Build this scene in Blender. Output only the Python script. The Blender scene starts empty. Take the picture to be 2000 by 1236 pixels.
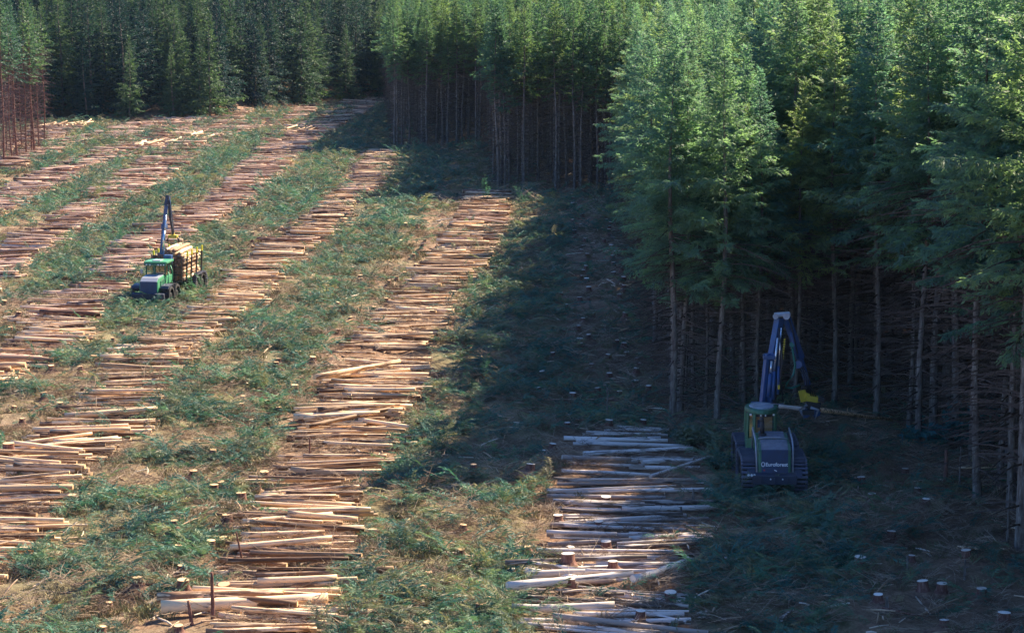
import bpy, bmesh, math, random
import numpy as np
from mathutils import Vector, Matrix, Euler
R = math.radians
rnd = random.Random(7)
nr = np.random.RandomState(11)
C = bpy.context.scene.collection

# ------------------------------------------------------------------ camera, sky, sun, exposure
H = 19.7
F = 4200.0                      # focal length in photograph pixels (2000 wide)
PITCH = R(8.33)
cam_d = bpy.data.cameras.new('camera'); cam = bpy.data.objects.new('camera', cam_d); C.objects.link(cam)
cam.location = (0, 0, H); cam.rotation_euler = (R(90) - PITCH, 0, 0)
cam_d.sensor_width = 36; cam_d.lens = F / 2000 * 36; cam_d.clip_start = 0.5; cam_d.clip_end = 5000
bpy.context.scene.camera = cam

SUN_AZ = math.atan2(0.66, 0.75)     # from +Y towards +X : behind the scene, from the right
SUN_EL = R(40)
w = bpy.data.worlds.new('World'); bpy.context.scene.world = w; w.use_nodes = True
nt = w.node_tree; nt.nodes.clear()
wo = nt.nodes.new('ShaderNodeOutputWorld'); bg = nt.nodes.new('ShaderNodeBackground'); sk = nt.nodes.new('ShaderNodeTexSky')
sk.sky_type = 'NISHITA'; sk.sun_disc = False; sk.sun_elevation = SUN_EL; sk.sun_rotation = SUN_AZ
sk.ozone_density = 2.5
bg.inputs['Strength'].default_value = 0.058
tn = nt.nodes.new('ShaderNodeMix'); tn.data_type = 'RGBA'; tn.blend_type = 'MULTIPLY'; tn.inputs[0].default_value = 1; tn.inputs[7].default_value = (0.66, 0.95, 1.42, 1)
nt.links.new(sk.outputs[0], tn.inputs[6]); nt.links.new(tn.outputs[2], bg.inputs['Color']); nt.links.new(bg.outputs[0], wo.inputs['Surface'])
sd = bpy.data.lights.new('sun', 'SUN'); sun = bpy.data.objects.new('sun', sd); C.objects.link(sun)
sd.energy = 5.0; sd.angle = R(0.6); sd.color = (1.0, 0.86, 0.64)
sdir = Vector((math.sin(SUN_AZ) * math.cos(SUN_EL), math.cos(SUN_AZ) * math.cos(SUN_EL), math.sin(SUN_EL)))
sun.rotation_euler = (-sdir).to_track_quat('-Z', 'Y').to_euler()
vs = bpy.context.scene.view_settings
vs.view_transform = 'Standard'; vs.look = 'None'; vs.gamma = 1; vs.use_curve_mapping = False
vs.exposure = 1.6
bpy.context.scene.cycles.max_bounces = 5
bpy.context.scene.cycles.diffuse_bounces = 3
bpy.context.scene.cycles.transparent_max_bounces = 6

# ------------------------------------------------------------------ helpers
cp, sp_ = math.cos(PITCH), math.sin(PITCH)
def ray(x, y):
    u = (x - 1000) / F; v = -(y - 618) / F
    return Vector((u, cp + v * sp_, -sp_ + v * cp))
def gp(x, y, z=0.0):
    """ground point seen at photo pixel (x, y)"""
    d = ray(x, y); t = (z - H) / d.z
    return (d.x * t, d.y * t)
def at(x, y, D):
    """point seen at photo pixel (x, y) at distance D"""
    d = ray(x, y); t = D / d.y
    return Vector((d.x * t, D, H + d.z * t))
def proj(p):
    X, Y, Z = p[0], p[1], p[2] - H
    dep = Y * cp - Z * sp_; up = Y * sp_ + Z * cp
    return 1000 + F * X / dep, 618 - F * up / dep

def hashn(ix, iy, seed):
    n = (ix.astype(np.int64) * 374761393 + iy.astype(np.int64) * 668265263 + seed * 144665) & 0x7fffffff
    n = ((n ^ (n >> 13)) * 1274126177) & 0x7fffffff
    n = (n ^ (n >> 16)) & 0xffff
    return n / 65535.0
def vn(x, y, s, seed=0):
    x = np.asarray(x, dtype=float) / s + 1000.3; y = np.asarray(y, dtype=float) / s + 1000.7
    ix = np.floor(x); iy = np.floor(y); fx = x - ix; fy = y - iy
    fx = fx * fx * (3 - 2 * fx); fy = fy * fy * (3 - 2 * fy)
    a = hashn(ix, iy, seed); b = hashn(ix + 1, iy, seed); c = hashn(ix, iy + 1, seed); d = hashn(ix + 1, iy + 1, seed)
    return (a * (1 - fx) + b * fx) * (1 - fy) + (c * (1 - fx) + d * fx) * fy

def tag(o, label=None, cat=None, group=None, kind=None):
    if label: o['label'] = label
    if cat: o['category'] = cat
    if group: o['group'] = group
    if kind: o['kind'] = kind
    return o
def link(o, parent=None):
    C.objects.link(o)
    if parent is not None: o.parent = parent
    return o
def empty(name, loc, rz=0.0):
    o = bpy.data.objects.new(name, None); o.location = loc; o.rotation_euler = (0, 0, rz); o.empty_display_size = 0.3
    return link(o)
def meshobj(name, me, parent=None):
    return link(bpy.data.objects.new(name, me), parent)

def mesh_np(name, V, faces, mats, smooth=False, mi=None):
    """V (n,3); faces list of arrays (k, m)"""
    me = bpy.data.meshes.new(name)
    V = np.asarray(V, dtype=np.float32)
    me.vertices.add(len(V)); me.vertices.foreach_set('co', V.ravel())
    loops = np.concatenate([f.ravel() for f in faces]).astype(np.int32)
    sizes = np.concatenate([np.full(len(f), f.shape[1]) for f in faces]).astype(np.int32)
    starts = np.concatenate([[0], np.cumsum(sizes)[:-1]]).astype(np.int32)
    me.loops.add(len(loops)); me.loops.foreach_set('vertex_index', loops)
    me.polygons.add(len(sizes)); me.polygons.foreach_set('loop_start', starts)
    if mi is not None: me.polygons.foreach_set('material_index', np.asarray(mi, dtype=np.int32))
    if smooth: me.polygons.foreach_set('use_smooth', np.ones(len(sizes), dtype=bool))
    for m in mats: me.materials.append(m)
    me.update(calc_edges=True); me.validate()
    return me

class QB:
    """collects quads / tris quickly"""
    def __init__(s): s.v = []; s.q = []; s.m = []
    def quad(s, a, b, c, d, m=0):
        n = len(s.v); s.v += [a, b, c, d]; s.q.append((n, n + 1, n + 2, n + 3)); s.m.append(m)
    def tube(s, pts, rad, n=5, m=0, cap=None):
        """tapered tube through points"""
        base = len(s.v); P = [Vector(p) for p in pts]
        for i, p in enumerate(P):
            d = (P[min(i + 1, len(P) - 1)] - P[max(i - 1, 0)]).normalized()
            a = Vector((0, 0, 1)) if abs(d.z) < 0.9 else Vector((1, 0, 0))
            u = d.cross(a).normalized(); v = d.cross(u)
            r = rad[i] if hasattr(rad, '__len__') else rad
            for k in range(n):
                t = 2 * math.pi * k / n
                s.v.append(tuple(p + u * (r * math.cos(t)) + v * (r * math.sin(t))))
        for i in range(len(P) - 1):
            for k in range(n):
                k2 = (k + 1) % n
                s.q.append((base + i * n + k, base + i * n + k2, base + (i + 1) * n + k2, base + (i + 1) * n + k)); s.m.append(m)
    def mesh(s, name, mats, smooth=False):
        return mesh_np(name, np.array(s.v), [np.array(s.q)], mats, smooth, s.m)

# ------------------------------------------------------------------ materials
def mat(name):
    m = bpy.data.materials.new(name); m.use_nodes = True
    n = m.node_tree.nodes; n.clear()
    out = n.new('ShaderNodeOutputMaterial')
    return m, m.node_tree, out
def N(t, typ, **kw):
    n = t.nodes.new(typ)
    for k, v in kw.items():
        if k in n.inputs: n.inputs[k].default_value = v
        else: setattr(n, k, v)
    return n
def noise(t, scale, vec=None, detail=3.0, rough=0.6):
    n = N(t, 'ShaderNodeTexNoise'); n.inputs['Scale'].default_value = scale; n.inputs['Detail'].default_value = detail
    n.inputs['Roughness'].default_value = rough
    if vec is not None: t.links.new(vec, n.inputs['Vector'])
    return n.outputs['Fac']
def ramp(t, fac, stops, interp='LINEAR'):
    r = N(t, 'ShaderNodeValToRGB'); r.color_ramp.interpolation = interp
    e = r.color_ramp.elements
    while len(e) < len(stops): e.new(0.5)
    for i, (p, c) in enumerate(stops):
        e[i].position = p; e[i].color = (c[0], c[1], c[2], 1)
    t.links.new(fac, r.inputs[0]); return r.outputs[0]
def mix(t, fac, a, b, mode='MIX'):
    m = N(t, 'ShaderNodeMix'); m.data_type = 'RGBA'; m.blend_type = mode
    for s, v in ((0, fac), (6, a), (7, b)):
        if hasattr(v, 'links'): t.links.new(v, m.inputs[s])
        else: m.inputs[s].default_value = v if s == 0 else (v[0], v[1], v[2], 1)
    return m.outputs[2]
def math_(t, op, a, b=0.0):
    m = N(t, 'ShaderNodeMath', operation=op)
    for s, v in ((0, a), (1, b)):
        if hasattr(v, 'links'): t.links.new(v, m.inputs[s])
        else: m.inputs[s].default_value = v
    return m.outputs[0]
def principled(t, out, col, rough=0.8, spec=0.3, metal=0.0, bump=None, bstr=0.3, bdist=0.02):
    p = N(t, 'ShaderNodeBsdfPrincipled')
    if hasattr(col, 'links'): t.links.new(col, p.inputs['Base Color'])
    else: p.inputs['Base Color'].default_value = (*col, 1)
    if hasattr(rough, 'links'): t.links.new(rough, p.inputs['Roughness'])
    else: p.inputs['Roughness'].default_value = rough
    p.inputs['Metallic'].default_value = metal
    p.inputs['Specular IOR Level'].default_value = spec
    if bump is not None:
        b = N(t, 'ShaderNodeBump'); b.inputs['Strength'].default_value = bstr; b.inputs['Distance'].default_value = bdist
        t.links.new(bump, b.inputs['Height']); t.links.new(b.outputs[0], p.inputs['Normal'])
    t.links.new(p.outputs[0], out.inputs['Surface'])
    return p
def geo_pos(t): return N(t, 'ShaderNodeNewGeometry').outputs['Position']
def obj_rand(t): return N(t, 'ShaderNodeObjectInfo').outputs['Random']

def foliage_mat(name, c1, c2, c3, transl=0.38, scale=0.7):
    m, t, out = mat(name)
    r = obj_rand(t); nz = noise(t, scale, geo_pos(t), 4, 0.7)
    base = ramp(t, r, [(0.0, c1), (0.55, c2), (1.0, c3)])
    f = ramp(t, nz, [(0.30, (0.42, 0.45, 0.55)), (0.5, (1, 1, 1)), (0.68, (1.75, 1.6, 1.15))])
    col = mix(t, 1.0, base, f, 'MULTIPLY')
    d = N(t, 'ShaderNodeBsdfPrincipled'); d.inputs['Roughness'].default_value = 0.55; d.inputs['Specular IOR Level'].default_value = 0.15
    tr = N(t, 'ShaderNodeBsdfTranslucent'); ms = N(t, 'ShaderNodeMixShader'); ms.inputs[0].default_value = transl
    t.links.new(col, d.inputs['Base Color'])
    tc = mix(t, 1.0, col, (1.1, 1.2, 0.75), 'MULTIPLY'); t.links.new(tc, tr.inputs['Color'])
    t.links.new(d.outputs[0], ms.inputs[1]); t.links.new(tr.outputs[0], ms.inputs[2]); t.links.new(ms.outputs[0], out.inputs['Surface'])
    return m
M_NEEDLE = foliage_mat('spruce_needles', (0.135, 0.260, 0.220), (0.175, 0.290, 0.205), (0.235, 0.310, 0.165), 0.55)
M_NEEDLE_FAR = foliage_mat('far_spruce_needles', (0.010, 0.040, 0.055), (0.022, 0.062, 0.060), (0.095, 0.160, 0.085), 0.40, 0.35)  # far wood's shade put into dark needles, sunlit tips into the palest tone
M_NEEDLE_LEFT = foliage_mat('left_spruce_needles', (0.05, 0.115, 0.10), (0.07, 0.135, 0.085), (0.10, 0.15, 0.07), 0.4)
M_NEEDLE_MID = foliage_mat('mid_spruce_needles', (0.085, 0.18, 0.145), (0.12, 0.215, 0.125), (0.18, 0.25, 0.105), 0.5)  # needle green darkened to stand in for shade over the middle block
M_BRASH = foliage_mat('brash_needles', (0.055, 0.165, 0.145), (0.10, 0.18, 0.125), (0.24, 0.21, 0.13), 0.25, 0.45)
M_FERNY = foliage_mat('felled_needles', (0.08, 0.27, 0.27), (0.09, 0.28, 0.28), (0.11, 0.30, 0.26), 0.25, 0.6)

def bark_mat(name, ca, cb, cc, sc=(3, 3, 0.6)):
    m, t, out = mat(name)
    tc = N(t, 'ShaderNodeTexCoord').outputs['Object']
    mp = N(t, 'ShaderNodeMapping'); mp.inputs['Scale'].default_value = sc; t.links.new(tc, mp.inputs['Vector'])
    r = obj_rand(t); ad = N(t, 'ShaderNodeVectorMath', operation='ADD'); t.links.new(mp.outputs[0], ad.inputs[0])
    k = math_(t, 'MULTIPLY', r, 37.0); t.links.new(k, ad.inputs[1])
    nz = noise(t, 4.0, ad.outputs[0], 5, 0.7)
    col = ramp(t, nz, [(0.35, ca), (0.52, cb), (0.68, cc)])
    principled(t, out, col, 0.9, 0.15, bump=nz, bstr=0.6, bdist=0.03)
    return m
M_TRUNK = bark_mat('spruce_bark', (0.09, 0.07, 0.06), (0.19, 0.155, 0.13), (0.36, 0.32, 0.28))
M_TRUNK_RED = bark_mat('sun_tinted_red_bark', (0.10, 0.045, 0.035), (0.20, 0.095, 0.07), (0.34, 0.19, 0.15))  # warm sunlight worked into the red-brown bark colour
M_DEAD = bark_mat('dead_twigs', (0.06, 0.045, 0.04), (0.10, 0.075, 0.065), (0.17, 0.14, 0.12))
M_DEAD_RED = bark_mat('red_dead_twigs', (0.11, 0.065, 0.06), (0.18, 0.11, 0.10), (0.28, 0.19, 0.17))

def log_mat(name, bark_d, bark_m, wood, wood2, amount):
    """peeled pale wood with strips of bark left on; amount = threshold of bark"""
    m, t, out = mat(name)
    tc = N(t, 'ShaderNodeTexCoord').outputs['Object']; r = obj_rand(t)
    def coords(s, k):
        mp = N(t, 'ShaderNodeMapping'); mp.inputs['Scale'].default_value = s; t.links.new(tc, mp.inputs['Vector'])
        ad = N(t, 'ShaderNodeVectorMath', operation='ADD'); t.links.new(mp.outputs[0], ad.inputs[0])
        t.links.new(math_(t, 'MULTIPLY', r, k), ad.inputs[1]); return ad.outputs[0]
    big = noise(t, 1.6, coords((0.55, 5, 5), 91.0), 4, 0.65)
    fine = noise(t, 6.0, coords((0.5, 6, 6), 53.0), 4, 0.7)
    th = math_(t, 'ADD', big, math_(t, 'MULTIPLY', math_(t, 'SUBTRACT', math_(t, 'FRACT', math_(t, 'MULTIPLY', r, 7.31)), 0.5), 0.34))
    mask = ramp(t, th, [(amount - 0.03, (0, 0, 0)), (amount + 0.03, (1, 1, 1))])
    wcol = mix(t, fine, wood, wood2); bcol = mix(t, fine, bark_d, bark_m)
    tint = ramp(t, math_(t, 'FRACT', math_(t, 'MULTIPLY', r, 13.7)), [(0, (0.36, 0.29, 0.25)), (0.4, (0.88, 0.83, 0.78)), (1, (1.2, 1.13, 1.06))])
    col = mix(t, 1.0, mix(t, mask, wcol, bcol), tint, 'MULTIPLY')
    principled(t, out, col, 0.72, 0.3, bump=fine, bstr=0.4, bdist=0.01)
    return m
M_LOG_W = log_mat('white_peeled_log', (0.10, 0.075, 0.06), (0.26, 0.21, 0.17), (0.86, 0.80, 0.76), (0.60, 0.52, 0.47), 0.57)
M_LOG_P = log_mat('pale_peeled_log', (0.13, 0.07, 0.04), (0.33, 0.20, 0.12), (0.94, 0.73, 0.49), (0.80, 0.56, 0.34), 0.545)
M_LOG_R = log_mat('weathered_red_log', (0.12, 0.058, 0.04), (0.29, 0.155, 0.105), (0.92, 0.71, 0.53), (0.66, 0.43, 0.30), 0.54)
def cut_mat(name, a, b):
    m, t, out = mat(name)
    tc = N(t, 'ShaderNodeTexCoord').outputs['Object']
    nz = noise(t, 9.0, tc, 3); r = obj_rand(t)
    col = mix(t, 1.0, mix(t, nz, a, b), ramp(t, r, [(0, (0.75, 0.7, 0.65)), (1, (1.1, 1.05, 1.0))]), 'MULTIPLY')
    principled(t, out, col, 0.75, 0.2); return m
M_CUT = cut_mat('fresh_cut_wood', (0.72, 0.46, 0.24), (0.86, 0.62, 0.38))
M_CUT_W = cut_mat('pale_cut_wood', (0.84, 0.76, 0.66), (0.92, 0.86, 0.78))
M_CUT_D = cut_mat('shade_darkened_cut_wood', (0.22, 0.12, 0.09), (0.34, 0.2, 0.15))  # cut wood darkened to imitate shade on the front of the load

def paint(name, c, rough=0.4, metal=0.0, dirt=0.35, spec=0.5):
    m, t, out = mat(name)
    nz = noise(t, 3.0, N(t, 'ShaderNodeTexCoord').outputs['Object'], 5, 0.65)
    f = ramp(t, nz, [(0.42, (0, 0, 0)), (0.72, (1, 1, 1))])
    col = mix(t, math_(t, 'MULTIPLY', f, dirt), c, (0.10, 0.075, 0.055))
    rg = math_(t, 'ADD', math_(t, 'MULTIPLY', f, 0.4), rough)
    principled(t, out, col, rg, spec, metal); return m
M_GREEN = paint('green_paint', (0.02, 0.14, 0.075), 0.35, dirt=.5)
M_LGREEN = paint('light_green_paint', (0.05, 0.30, 0.14), 0.4, dirt=0.45)
M_DGREY = paint('charcoal_panel', (0.03, 0.04, 0.07), 0.45)
M_PANEL = paint('hood_panel_grey', (0.15, 0.165, 0.21), 0.45)
M_NAVY = paint('navy_panel', (0.02, 0.045, 0.11), 0.5)
M_BLUE = paint('blue_boom_paint', (0.025, 0.08, 0.22), 0.35, dirt=0.35)
M_BLACK = paint('black_steel', (0.02, 0.02, 0.025), 0.5)
M_TYRE = paint('tyre_rubber', (0.022, 0.022, 0.026), 0.8, dirt=0.5)
M_TRACK = paint('track_steel', (0.13, 0.14, 0.19), 0.4, 0.5, 0.3)
M_STEEL = paint('grey_steel', (0.38, 0.40, 0.45), 0.4, 0.3, 0.3)
M_CHROME = paint('cylinder_rod', (0.7, 0.75, 0.8), 0.18, 0.9, 0.1)
M_YELLOW = paint('yellow_paint', (0.62, 0.46, 0.03), 0.4, dirt=0.2)
M_LIME = paint('lime_stake_tip', (0.72, 0.70, 0.03), 0.5, dirt=0.1)
M_WHITE = paint('white_lettering', (0.8, 0.82, 0.85), 0.5, dirt=0.0)
M_RED = paint('red_decal', (0.6, 0.05, 0.04), 0.5, dirt=0.0)
M_CAB_GLOW = paint('painted_cab_glow', (0.92, 0.50, 0.22), 0.7, dirt=0.15)  # warm reflection in the cab windows, painted as an orange surface
M_TAN = paint('tan_seat', (0.45, 0.22, 0.10), 0.8, dirt=0.1)
M_HOSE = paint('green_hose', (0.03, 0.20, 0.15), 0.5, dirt=0.1)
M_LAMP = paint('lamp_glass', (0.75, 0.78, 0.8), 0.15, dirt=0.0)
m_, t_, o_ = mat('cab_glass')
g_ = N(t_, 'ShaderNodeBsdfGlossy'); g_.inputs['Roughness'].default_value = 0.03
tr_ = N(t_, 'ShaderNodeBsdfTransparent'); tr_.inputs['Color'].default_value = (0.85, 0.88, 0.88, 1)
ms_ = N(t_, 'ShaderNodeMixShader'); ms_.inputs[0].default_value = 0.12
t_.links.new(tr_.outputs[0], ms_.inputs[1]); t_.links.new(g_.outputs[0], ms_.inputs[2]); t_.links.new(ms_.outputs[0], o_.inputs['Surface'])
M_GLASS = m_

# ------------------------------------------------------------------ layout traced on the ground
# each log row: (photo y, left x, right x)
ROWS = {
 'A': [(843,1175,1290),(862,1125,1340),(895,1100,1385),(930,1095,1385),(965,1065,1400),(1000,1080,1408),(1040,1070,1400),(1090,1048,1385),(1130,1030,1345),(1170,992,1350),(1236,1005,1360),(1300,1000,1370)],
 'B': [(388,905,1000),(420,890,1000),(470,860,990),(510,830,962),(560,800,925),(610,748,902),(650,700,885),(700,650,838),(745,620,855),(790,612,815),(815,605,800),(860,560,790),(900,535,770),(960,525,722),(1000,482,704),(1050,480,700),(1100,420,696),(1150,430,672),(1200,310,680),(1236,470,655),(1300,440,640)],
 'C': [(300,715,780),(330,700,770),(370,660,745),(410,620,692),(440,600,685),(480,520,622),(520,470,572),(560,430,542),(600,380,520),(640,310,452),(680,260,412),(730,190,360),(780,150,330),(820,110,290),(860,45,260),(900,0,212),(940,-25,150),(1000,-70,140),(1050,-80,78),(1100,-140,40),(1160,-220,-20)],
 'D': [(197,690,768),(212,650,745),(235,620,700),(258,535,655),(288,495,615),(318,480,582),(345,440,552),(384,425,512),(411,360,480),(438,318,412),(480,225,330),(520,190,290),(550,170,262),(590,105,230),(620,62,208),(650,40,190),(690,0,140),(730,-60,60),(800,-160,-60)],
 'E': [(210,560,640),(222,520,620),(240,480,590),(262,390,480),(285,335,445),(305,300,400),(335,240,362),(375,172,300),(417,117,220),(455,75,150),(490,-10,98),(530,-50,50),(580,-160,-40)],
 'F': [(222,410,500),(240,350,470),(262,300,400),(290,210,330),(315,150,260),(330,109,185),(356,25,140),(390,-15,85),(430,-80,10)],
 'G': [(238,300,400),(252,220,320),(270,165,270),(292,60,150),(312,10,100),(335,-40,45)],
 'H': [(248,80,170),(262,50,150),(278,10,110),(300,-60,30)],
}
RW = {}
for k, pts in ROWS.items():
    a = []
    for y, xl, xr in pts:
        g0 = gp(xl, y); g1 = gp(xr, y); a.append((g0[1], g0[0], g1[0]))
    a.sort(); RW[k] = np.array(a)
def row_lr(k, D):
    a = RW[k]
    return np.interp(D, a[:, 0], a[:, 1], left=np.nan, right=np.nan), np.interp(D, a[:, 0], a[:, 2], left=np.nan, right=np.nan)

# forest outlines on the ground: (X, Y)
P1 = [(-25.3,431),(-16.4,293),(-3.5,291),(-1.7,225),(12.3,224),(11.4,205),(7.2,101.5),(10.4,100.8),(13.5,107),(17.8,103.5),(18.6,84),(18.1,76),(20,66),(23,52),(60,52),(150,431),(150,580),(-25,580)]
P2 = [gp(-80,252), gp(100,243), gp(400,236), gp(620,207), gp(757,195)]
def inpoly(x, y, P):
    x = np.asarray(x); y = np.asarray(y); c = np.zeros(x.shape, bool); n = len(P)
    for i in range(n):
        x0, y0 = P[i]; x1, y1 = P[(i + 1) % n]
        if y0 == y1: continue
        k = ((y0 > y) != (y1 > y)) & (x < (x1 - x0) * (y - y0) / (y1 - y0) + x0); c ^= k
    return c
def segdist(x, y, P, closed=True):
    x = np.asarray(x, float); y = np.asarray(y, float); best = np.full(x.shape, 1e9)
    n = len(P)
    for i in range(n if closed else n - 1):
        x0, y0 = P[i]; x1, y1 = P[(i + 1) % n]; dx, dy = x1 - x0, y1 - y0
        t = np.clip(((x - x0) * dx + (y - y0) * dy) / (dx * dx + dy * dy), 0, 1)
        best = np.minimum(best, np.hypot(x - x0 - t * dx, y - y0 - t * dy))
    return best
P2x = [p[0] for p in P2]; P2y = [p[1] for p in P2]
def edge2(x): return np.interp(x, P2x, P2y)
EY = [60, 101, 205, 224, 226, 291, 293, 431]; EX = [19, 9, 11.4, 12, -1.7, -3.5, -16.4, -25.3]
def terr(x, y):
    x = np.asarray(x, float); y = np.asarray(y, float)
    z = 0.60 * (vn(x, y, 4.2, 1) - 0.5) + 0.34 * (vn(x, y, 1.5, 2) - 0.5) + 0.07 * (vn(x, y, 0.6, 3) - 0.5)
    z = z + 0.5 * (vn(x, y, 23, 5) - 0.5) * np.clip((y - 60) / 60, 0, 1)
    xe = np.interp(y, EY, EX)
    z = z + 0.075 * np.maximum(0, np.minimum(y, 700) - 225) * np.clip((x - xe - 8) / 25, 0, 1)
    z = z + 0.06 * np.maximum(0, np.minimum(x, 160) - xe - 14) * np.clip((y - 90) / 60, 0, 1) * np.clip((240 - y) / 40, 0, 1)
    z = z + 0.13 * np.maximum(0, np.minimum(y, 800) - edge2(x) - 8) * np.clip((x * -1 - 10) / 20, 0, 1)
    return z
def tz(x, y): return float(terr(x, y))
def row_mask(x, y, pad=0.0):
    """1 where a log row lies"""
    m = np.zeros(np.shape(x), bool)
    for k in RW:
        l, r = row_lr(k, y)
        with np.errstate(invalid='ignore'): m |= (x > l - pad) & (x < r + pad)
    return m
def green_band(x, y):
    """brash mats lie right of each log row, bare strips with stumps left of it"""
    g = np.full(np.shape(x), 0.62)
    with np.errstate(invalid='ignore'):
        for k in RW:
            l, r = row_lr(k, y)
            g = np.where((x > r) & (x < r + 6.5), 1.0, g)
            g = np.where((x < l) & (x > l - 3.4), 0.22, g)
            g = np.where((x >= l) & (x <= r), 0.12, g)
    # bare strip in the shade beside the forest edge
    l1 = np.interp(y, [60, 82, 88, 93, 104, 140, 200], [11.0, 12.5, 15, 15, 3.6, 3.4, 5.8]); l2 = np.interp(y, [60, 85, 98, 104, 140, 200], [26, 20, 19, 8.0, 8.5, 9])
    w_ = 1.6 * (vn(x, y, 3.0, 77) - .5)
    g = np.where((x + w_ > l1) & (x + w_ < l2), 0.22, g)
    return g

# ------------------------------------------------------------------ ground
def axis_lines(a, b, step, lo, hi, grow=1.25):
    L = list(np.arange(a, b, step)); s = step; x = a
    left = []
    while x > lo: s *= grow; x -= s; left.append(x)
    s = step; x = L[-1]; right = []
    while x < hi: s *= grow; x += s; right.append(x)
    return np.array(left[::-1] + L + right)
gx = axis_lines(-72, 42, 0.36, -1500, 1500)
ys = [60.0]
while ys[-1] < 450: ys.append(ys[-1] + max(0.33, ys[-1] * 0.0026))
lo = [60.0 - v for v in (1, 2.2, 4, 7, 12, 20, 34, 60, 120, 260, 600)][::-1]
hi = [ys[-1] + v for v in (2, 5, 9, 14, 20, 28, 40, 60, 90, 130, 200, 320, 600, 1200, 2000)]
gy = np.array(lo + ys + hi)
GX, GY = np.meshgrid(gx, gy); GZ = terr(GX, GY)
nx, ny = len(gx), len(gy)
idx = np.arange(nx * ny).reshape(ny, nx)
quads = np.stack([idx[:-1, :-1], idx[:-1, 1:], idx[1:, 1:], idx[1:, :-1]], -1).reshape(-1, 4)
m, t, out = mat('forest_soil')
pos = geo_pos(t)
n1 = noise(t, 0.35, pos, 5, 0.7); n2 = noise(t, 2.2, pos, 6, 0.75); n3 = noise(t, 11.0, pos, 4, 0.7)
soil = ramp(t, n2, [(0.3, (0.10, 0.052, 0.036)), (0.5, (0.25, 0.14, 0.09)), (0.7, (0.46, 0.30, 0.20))])
litter = ramp(t, n3, [(0.3, (0.12, 0.085, 0.055)), (0.5, (0.30, 0.225, 0.14)), (0.72, (0.56, 0.44, 0.29))])
moss = ramp(t, n2, [(0.35, (0.06, 0.085, 0.035)), (0.7, (0.17, 0.19, 0.075))])
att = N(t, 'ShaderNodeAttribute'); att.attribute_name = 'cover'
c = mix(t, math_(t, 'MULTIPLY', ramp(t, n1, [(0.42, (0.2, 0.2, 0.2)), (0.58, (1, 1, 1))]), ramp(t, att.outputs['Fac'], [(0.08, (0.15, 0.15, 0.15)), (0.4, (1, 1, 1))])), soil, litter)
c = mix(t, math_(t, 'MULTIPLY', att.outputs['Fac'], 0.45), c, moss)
principled(t, out, c, 0.95, 0.1, bump=n3, bstr=0.9, bdist=0.08)
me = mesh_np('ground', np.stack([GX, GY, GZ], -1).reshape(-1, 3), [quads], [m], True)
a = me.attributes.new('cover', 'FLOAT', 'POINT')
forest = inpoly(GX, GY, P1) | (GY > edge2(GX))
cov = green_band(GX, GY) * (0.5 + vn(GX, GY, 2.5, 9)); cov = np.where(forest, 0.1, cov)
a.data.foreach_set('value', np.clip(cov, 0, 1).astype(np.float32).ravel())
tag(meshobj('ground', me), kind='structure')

# ------------------------------------------------------------------ instancing for things nobody can count
src_n = [0]
def instancer(name, pts, rots, scales, index, meshes, label, cat):
    me = bpy.data.meshes.new(name); n = len(pts)
    me.vertices.add(n); me.vertices.foreach_set('co', np.asarray(pts, np.float32).ravel())
    for an, arr in (('rot', rots), ('scl', scales)):
        A = me.attributes.new(an, 'FLOAT_VECTOR', 'POINT'); A.data.foreach_set('vector', np.asarray(arr, np.float32).ravel())
    A = me.attributes.new('idx', 'INT', 'POINT'); A.data.foreach_set('value', np.asarray(index, np.int32))
    ob = meshobj(name, me)
    coll = bpy.data.collections.new(name + '_sources')
    for i, s in enumerate(meshes):
        o = bpy.data.objects.new('%s_source_%02d' % (name, i), s); coll.objects.link(o)
    g = bpy.data.node_groups.new(name, 'GeometryNodeTree')
    g.interface.new_socket('Geometry', in_out='INPUT', socket_type='NodeSocketGeometry')
    g.interface.new_socket('Geometry', in_out='OUTPUT', socket_type='NodeSocketGeometry')
    gi = g.nodes.new('NodeGroupInput'); go = g.nodes.new('NodeGroupOutput')
    ci = g.nodes.new('GeometryNodeCollectionInfo'); ci.inputs['Collection'].default_value = coll
    ci.inputs['Separate Children'].default_value = True; ci.inputs['Reset Children'].default_value = True
    ip = g.nodes.new('GeometryNodeInstanceOnPoints'); ip.inputs['Pick Instance'].default_value = True
    def na(n_, ty):
        q = g.nodes.new('GeometryNodeInputNamedAttribute'); q.data_type = ty; q.inputs['Name'].default_value = n_; return q.outputs['Attribute']
    g.links.new(gi.outputs[0], ip.inputs['Points']); g.links.new(ci.outputs[0], ip.inputs['Instance'])
    g.links.new(na('idx', 'INT'), ip.inputs['Instance Index'])
    g.links.new(na('rot', 'FLOAT_VECTOR'), ip.inputs['Rotation']); g.links.new(na('scl', 'FLOAT_VECTOR'), ip.inputs['Scale'])
    g.links.new(ip.outputs[0], go.inputs[0])
    md = ob.modifiers.new('scatter', 'NODES'); md.node_group = g
    tag(ob, label, cat, kind='stuff')
    return ob

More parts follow.
